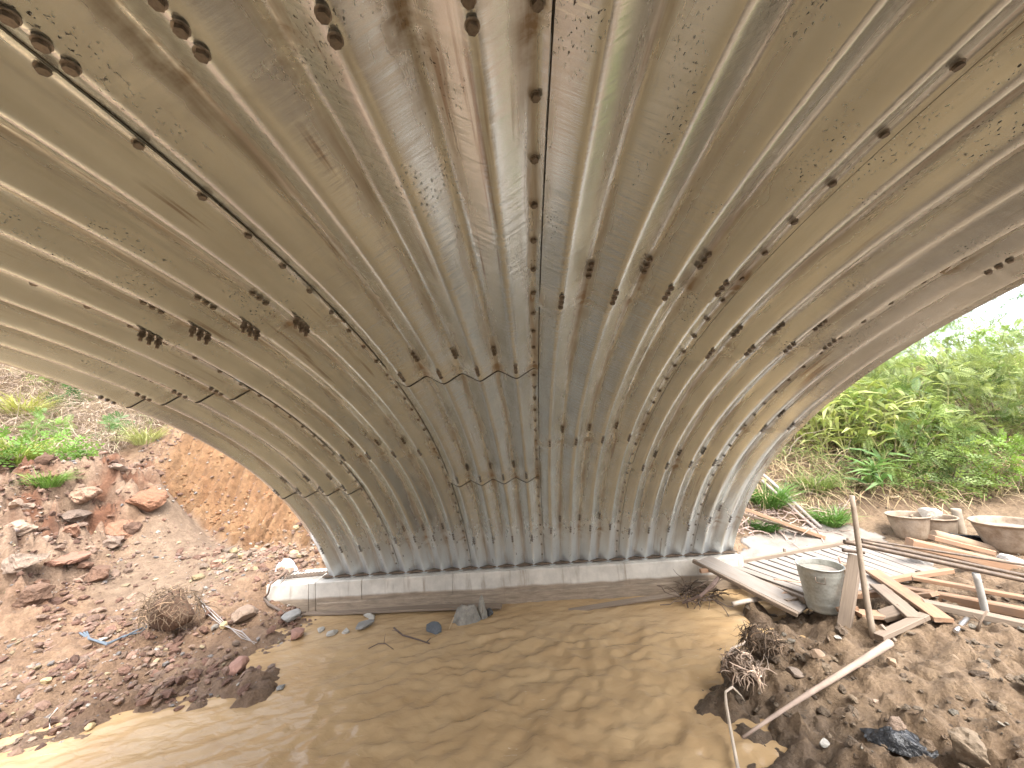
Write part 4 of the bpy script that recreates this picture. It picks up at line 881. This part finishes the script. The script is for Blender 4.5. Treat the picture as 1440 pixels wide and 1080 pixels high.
shr('shrub', 'small yellow green shrub at the right edge beside bare earth', 1425, 690, 1.3, 50, 60, 'leafy', G5, (.22, .36, .05), .14, n=26)
shr('shrub', 'green feathery shrub in the middle of the bank between cane clump and lime shrub', 1245, 575, 3.2, 90, 80, 'pinnate', G1, G2, n=50)
shr('shrub', 'rounded green shrub on the brow of the bank left of the sky gap', 1225, 525, 5.2, 70, 40, 'pinnate', (.13, .17, .07), G4, n=34)
shr('shrub', 'shadowy olive shrub in the hollow between the two lower feathery shrubs', 1380, 665, 2.6, 110, 90, 'pinnate', G3, G1, n=50)
shr('tree', 'airy tree with thin feathery crown against the sky at the right edge', 1420, 440, 6.0, 150, 120, 'pinnate', (.06, .13, .035), (.12, .22, .06), n=30, nf=9, L_=.34, cat='tree')
shr('tree', 'sparse feathery tree against the sky just left of the airy one', 1345, 470, 7.0, 120, 70, 'pinnate', (.07, .14, .045), (.12, .21, .07), n=20, nf=8, L_=.34, cat='tree')
shr('tree', 'thin dusky tree touching the steel edge at the top of the bank', 1290, 500, 7.5, 70, 46, 'pinnate', (.11, .13, .08), (.13, .2, .08), n=12, nf=8, L_=.32, cat='tree')
# cane clumps
def cane(name, label, p, r, h, n, ga, gb, L_=.45, cat='cane clump', group=None):
    p = np.array(p, float); t = empty(name, p); tag(t, label, cat, group); b = MB(); pos = []; dr = []
    for _ in range(max(6, n//9)):
        s_ = np.array([rnd.gauss(0, r*.35), rnd.gauss(0, r*.35), -.03]); W = wander(s_, (rnd.gauss(0, .22), rnd.gauss(0, .22), 1), h*rnd.uniform(.55, 1.05), 6, .08); b.tube(W, np.linspace(.009, .003, 7), 5, (.32, .30, .12), False)
        for q in range(9): k = rnd.randint(1, 6); pos.append(W[k]); a = rnd.uniform(0, 6.28); dr.append((math.cos(a), math.sin(a), rnd.uniform(.2, 1.1)))
    b.build('stem', BARK, t); n = len(pos); V, Q, c = inst('blade', np.array(pos), np.array(dr), L_*RG.uniform(.6, 1.2, n), greens(n, ga, gb)); link('foliage', mesh('foliage', V, Q, None, LEAF, c), t)
cane('cane_clump', 'yellow green broad bladed cane clump close to the arch on the right bank', on(1185, 640), .9, 1.15, 420, (.26, .32, .08), (.48, .50, .20))
cane('cane_clump', 'taller pale cane clump just behind the yellow green one', on(1165, 605), .8, 1.2, 300, (.30, .34, .12), (.48, .48, .24))
cane('cane_clump', 'wispy pale bamboo like clump rising between the two feathery mid green shrubs', on(1290, 640), .8, 1.3, 200, (.22, .30, .08), (.42, .46, .18), .34)
cane('cane_clump', 'wispy yellow green clump near the right edge high on the bank', on(1400, 600), 1., 1.5, 200, (.22, .30, .08), (.42, .46, .18), .34)
cane('cane_clump', 'single cane with drooping leaves above the thin pole top', on(1228, 690), .25, .6, 60, (.10, .2, .06), (.2, .3, .1))
def tuft(name, label, p, r, h, n, ga, gb, cat='grass tuft'):
    n = int(n*3.2); p = np.array(p, float); a = RG.uniform(0, 2*PI, n); rr = r*.45*np.sqrt(RG.uniform(0, 1, n)); pos = np.stack([rr*np.cos(a), rr*np.sin(a), np.full(n, -.02)], 1)
    d = np.stack([np.cos(a)*1., np.sin(a)*1., RG.uniform(.5, 2.2, n)], 1); V, Q, c = inst('blade', pos, d, h*RG.uniform(.6, 1.2, n), greens(n, ga, gb)*1.)
    nv = len(TPL['blade'][0]); V = V.reshape(n, nv, 3); ct = (V[:, 0::2]+V[:, 1::2])/2; V[:, 0::2] = ct+(V[:, 0::2]-ct)*.20; V[:, 1::2] = ct+(V[:, 1::2]-ct)*.20; V = V.reshape(-1, 3); o = link(name, mesh(name, V, Q, None, LEAF, c), None, p); return tag(o, label, cat)
tuft('grass_tuft', 'lush green tuft against the arch foot above the slanting batten', on(1082, 712), .35, .38, 170, (.07, .16, .03), (.15, .28, .06))
tuft('grass_tuft', 'dark green mossy tuft on the rubble under the slanting batten', on(1076, 745), .26, .17, 260, (.04, .12, .02), (.10, .2, .04))
tuft('grass_tuft', 'narrow green tuft at the foot of the two leaning poles', on(1168, 738), .22, .30, 150, (.08, .18, .03), (.17, .3, .07))
tuft('grass_tuft', 'light green tuft half way up the bank behind the leaning poles', on(1150, 690), .3, .35, 120, (.17, .24, .07), (.26, .32, .1))
shr('shrub', 'bright green leafy fern clump at the left edge on top of the red mound', 18, 682, 1.0, 110, 44, 'leafy', (.12, .23, .04), (.24, .38, .09), .2, n=26, cat='fern')
tuft('grass_tuft', 'smaller green fern clump right of the left edge one on the red mound', on(68, 686), .25, .26, 150, (.12, .23, .04), (.24, .38, .09))
tuft('grass_tuft', 'tall yellow grass tuft on the dry slope at the left', on(35, 590), .3, .75, 80, (.32, .34, .09), (.45, .44, .15))
tuft('grass_tuft', 'yellow green grass tuft on the dry slope near the left edge below the tall one', on(22, 655), .3, .55, 90, (.22, .30, .06), (.38, .40, .10))
tuft('grass_tuft', 'pale yellow grass tuft on the dry slope nearest the orange cut', on(205, 625), .35, .42, 90, (.30, .33, .12), (.42, .42, .18))
shr('shrub', 'bright green leafy weed under the steel edge on the dry slope', 194, 590, 4.2, 34, 22, 'leafy', (.1, .27, .03), (.2, .4, .05), .16, n=16, cat='weed')
shr('shrub', 'pale green fern low on the dry slope near the orange cut', 158, 652, 2.6, 30, 30, 'pinnate', (.1, .24, .07), (.2, .36, .12), .2, n=12, cat='fern')
shr('shrub', 'light green fern in the middle of the dry slope', 72, 628, 3.1, 50, 40, 'pinnate', (.15, .26, .06), (.25, .36, .12), .24, n=18, cat='fern')
shr('shrub', 'upper light green weed on the dry slope beside the steel edge', 88, 545, 5.2, 50, 22, 'leafy', (.18, .3, .06), (.28, .38, .1), .2, n=14, cat='weed')
shr('shrub', 'dark leafy sapling in the middle of the dry slope', 90, 590, 4.2, 26, 44, 'leafy', (.06, .12, .04), (.10, .18, .06), .18, n=14, cat='sapling')
# dry thatch and grass
def thatch(name, label, P, L0, L1, ca, cb, kind='grass', droop=.0, mat=DRY, cat='grass'):
    n = len(P); a = RG.uniform(0, 2*PI, n)
    if kind == 'grass':
        d = np.stack([np.cos(a), np.sin(a), RG.normal(0, .5, n)-droop], 1)
        V, Q, c = inst('blade', P, d, RG.uniform(L0, L1, n), greens(n, ca, cb))
        V0 = TPL['blade'][0]; V = V.reshape(n, len(V0), 3); mid = V.mean(1, keepdims=True)
        # thin the blades
        ctr = (V[:, 0::2]+V[:, 1::2])/2; V[:, 0::2] = ctr+(V[:, 0::2]-ctr)*.17; V[:, 1::2] = ctr+(V[:, 1::2]-ctr)*.17; V = V.reshape(-1, 3)
    return tag(link(name, mesh(name, V, Q, None, mat, c)), label, cat, kind='stuff')
P = rand_pts(95000, -14, -.5, 1.2, 9, lambda x, y, h: sstep(.3, .6, zones(x, y, h)[4]+.3*fbm(x*2, y*2, 401, 2))*(1-zones(x, y, h)[1])*np.clip(1.15-.0*x, 0, 1)*(((x-2.3)/(y+4.45)) > -1.62))
P[:, 2] += RG.uniform(0, .12, len(P))
thatch('dry_grass', 'dry mauve brown grass and dead vines matted over the left slope', P, .22, .62, (.15, .10, .075), (.62, .50, .38), droop=-.15)
P = rand_pts(60000, 4.5, 17, .9, 9, lambda x, y, h: sstep(.35, .7, zones(x, y, h)[4]+.2*fbm(x*2, y*2, 411, 2)))
P[:, 2] += RG.uniform(0, .12, len(P))
thatch('dry_grass', 'straw coloured dry grass matted between the shrubs of the right bank', P, .2, .55, (.30, .20, .11), (.52, .42, .25), droop=.2)
def green_f(seed, th): return lambda x, y, h: zones(x, y, h)[4]*(1-zones(x, y, h)[1])*sstep(th, th+.1, fbm(x*1.1, y*1.1, seed, 3))
P = np.vstack([rand_pts(16000, -14, -.5, 1.8, 9, green_f(421, .06)), rand_pts(40000, 4.6, 17, 1.3, 9, green_f(431, -.05))]); P[:, 2] += RG.uniform(0, .15, len(P))
thatch('green_grass', 'scattered patches of fresh green grass on both slopes', P, .2, .5, (.12, .2, .05), (.30, .38, .12), droop=-.3, mat=LEAF)
b = MB()
for k in range(160):
    x_ = rnd.uniform(-10, -1.5); y_ = rnd.uniform(2.6, 6) if k % 2 else rnd.uniform(2.2, 5)
    if k % 3 == 0: x_ = rnd.uniform(5.6, 11); y_ = rnd.uniform(1.3, 5)
    b.tube(wander((x_, y_, hz(x_, y_)), (rnd.gauss(0, .7), rnd.gauss(0, .5)-.3, .9), rnd.uniform(.4, 1.1), 6, .2, .10), np.linspace(.007, .002, 7), 4, np.array((.42, .33, .26))*rnd.uniform(.6, 1.3), False)
tag(b.build('dead_stems', BARK), 'bare dead stems and vines hanging over both slopes', 'dead stems', kind='stuff')
# woody litter at the right toe
b = MB()
for k in range(160):
    s_ = on(rnd.uniform(1028, 1190), rnd.uniform(712, 757), .02); b.tube(wander(s_, (rnd.gauss(0, 1), rnd.gauss(0, 1), rnd.uniform(0, .5)), rnd.uniform(.1, .45), 5, .25, .08), np.linspace(.008, .003, 6), 4, np.array((.45, .33, .27))*rnd.uniform(.5, 1.3), False)
tag(b.build('dead_twigs', BARK), 'litter of dead twigs at the toe of the right bank beside the arch', 'twigs', kind='stuff')

# shared group phrases for repeats
GR = dict(stone='loose stones on the banks', boulder='boulders and clay blocks', shrub='shrubs and weeds on the banks', tree='trees against the sky', cane_clump='cane clumps on the right bank', grass_tuft='grass tufts on the banks',
          offcut='timber offcuts in the pile', long_beam='long beams at the right edge', beam='raised beams at the right edge', steel_tube='steel tubes over the deck', tub='rubber tubs below the bank', post='thin posts', lath='laths beside the deck',
          form_plank='form planks in the water', leaning_stick='poles leaning on the bank', leaning_batten='battens slanting from the arch', root_clod='root clods', twig='twigs in the stream', cement_sack='sacking in the stream', dark_rock='dark rocks in the stream', support_block='concrete support blocks')
for o in COL.objects:
    k = o.name.split('.')[0]
    if o.parent is None and 'category' in o and k in GR and not o.get('kind'): o['group'] = GR[k]
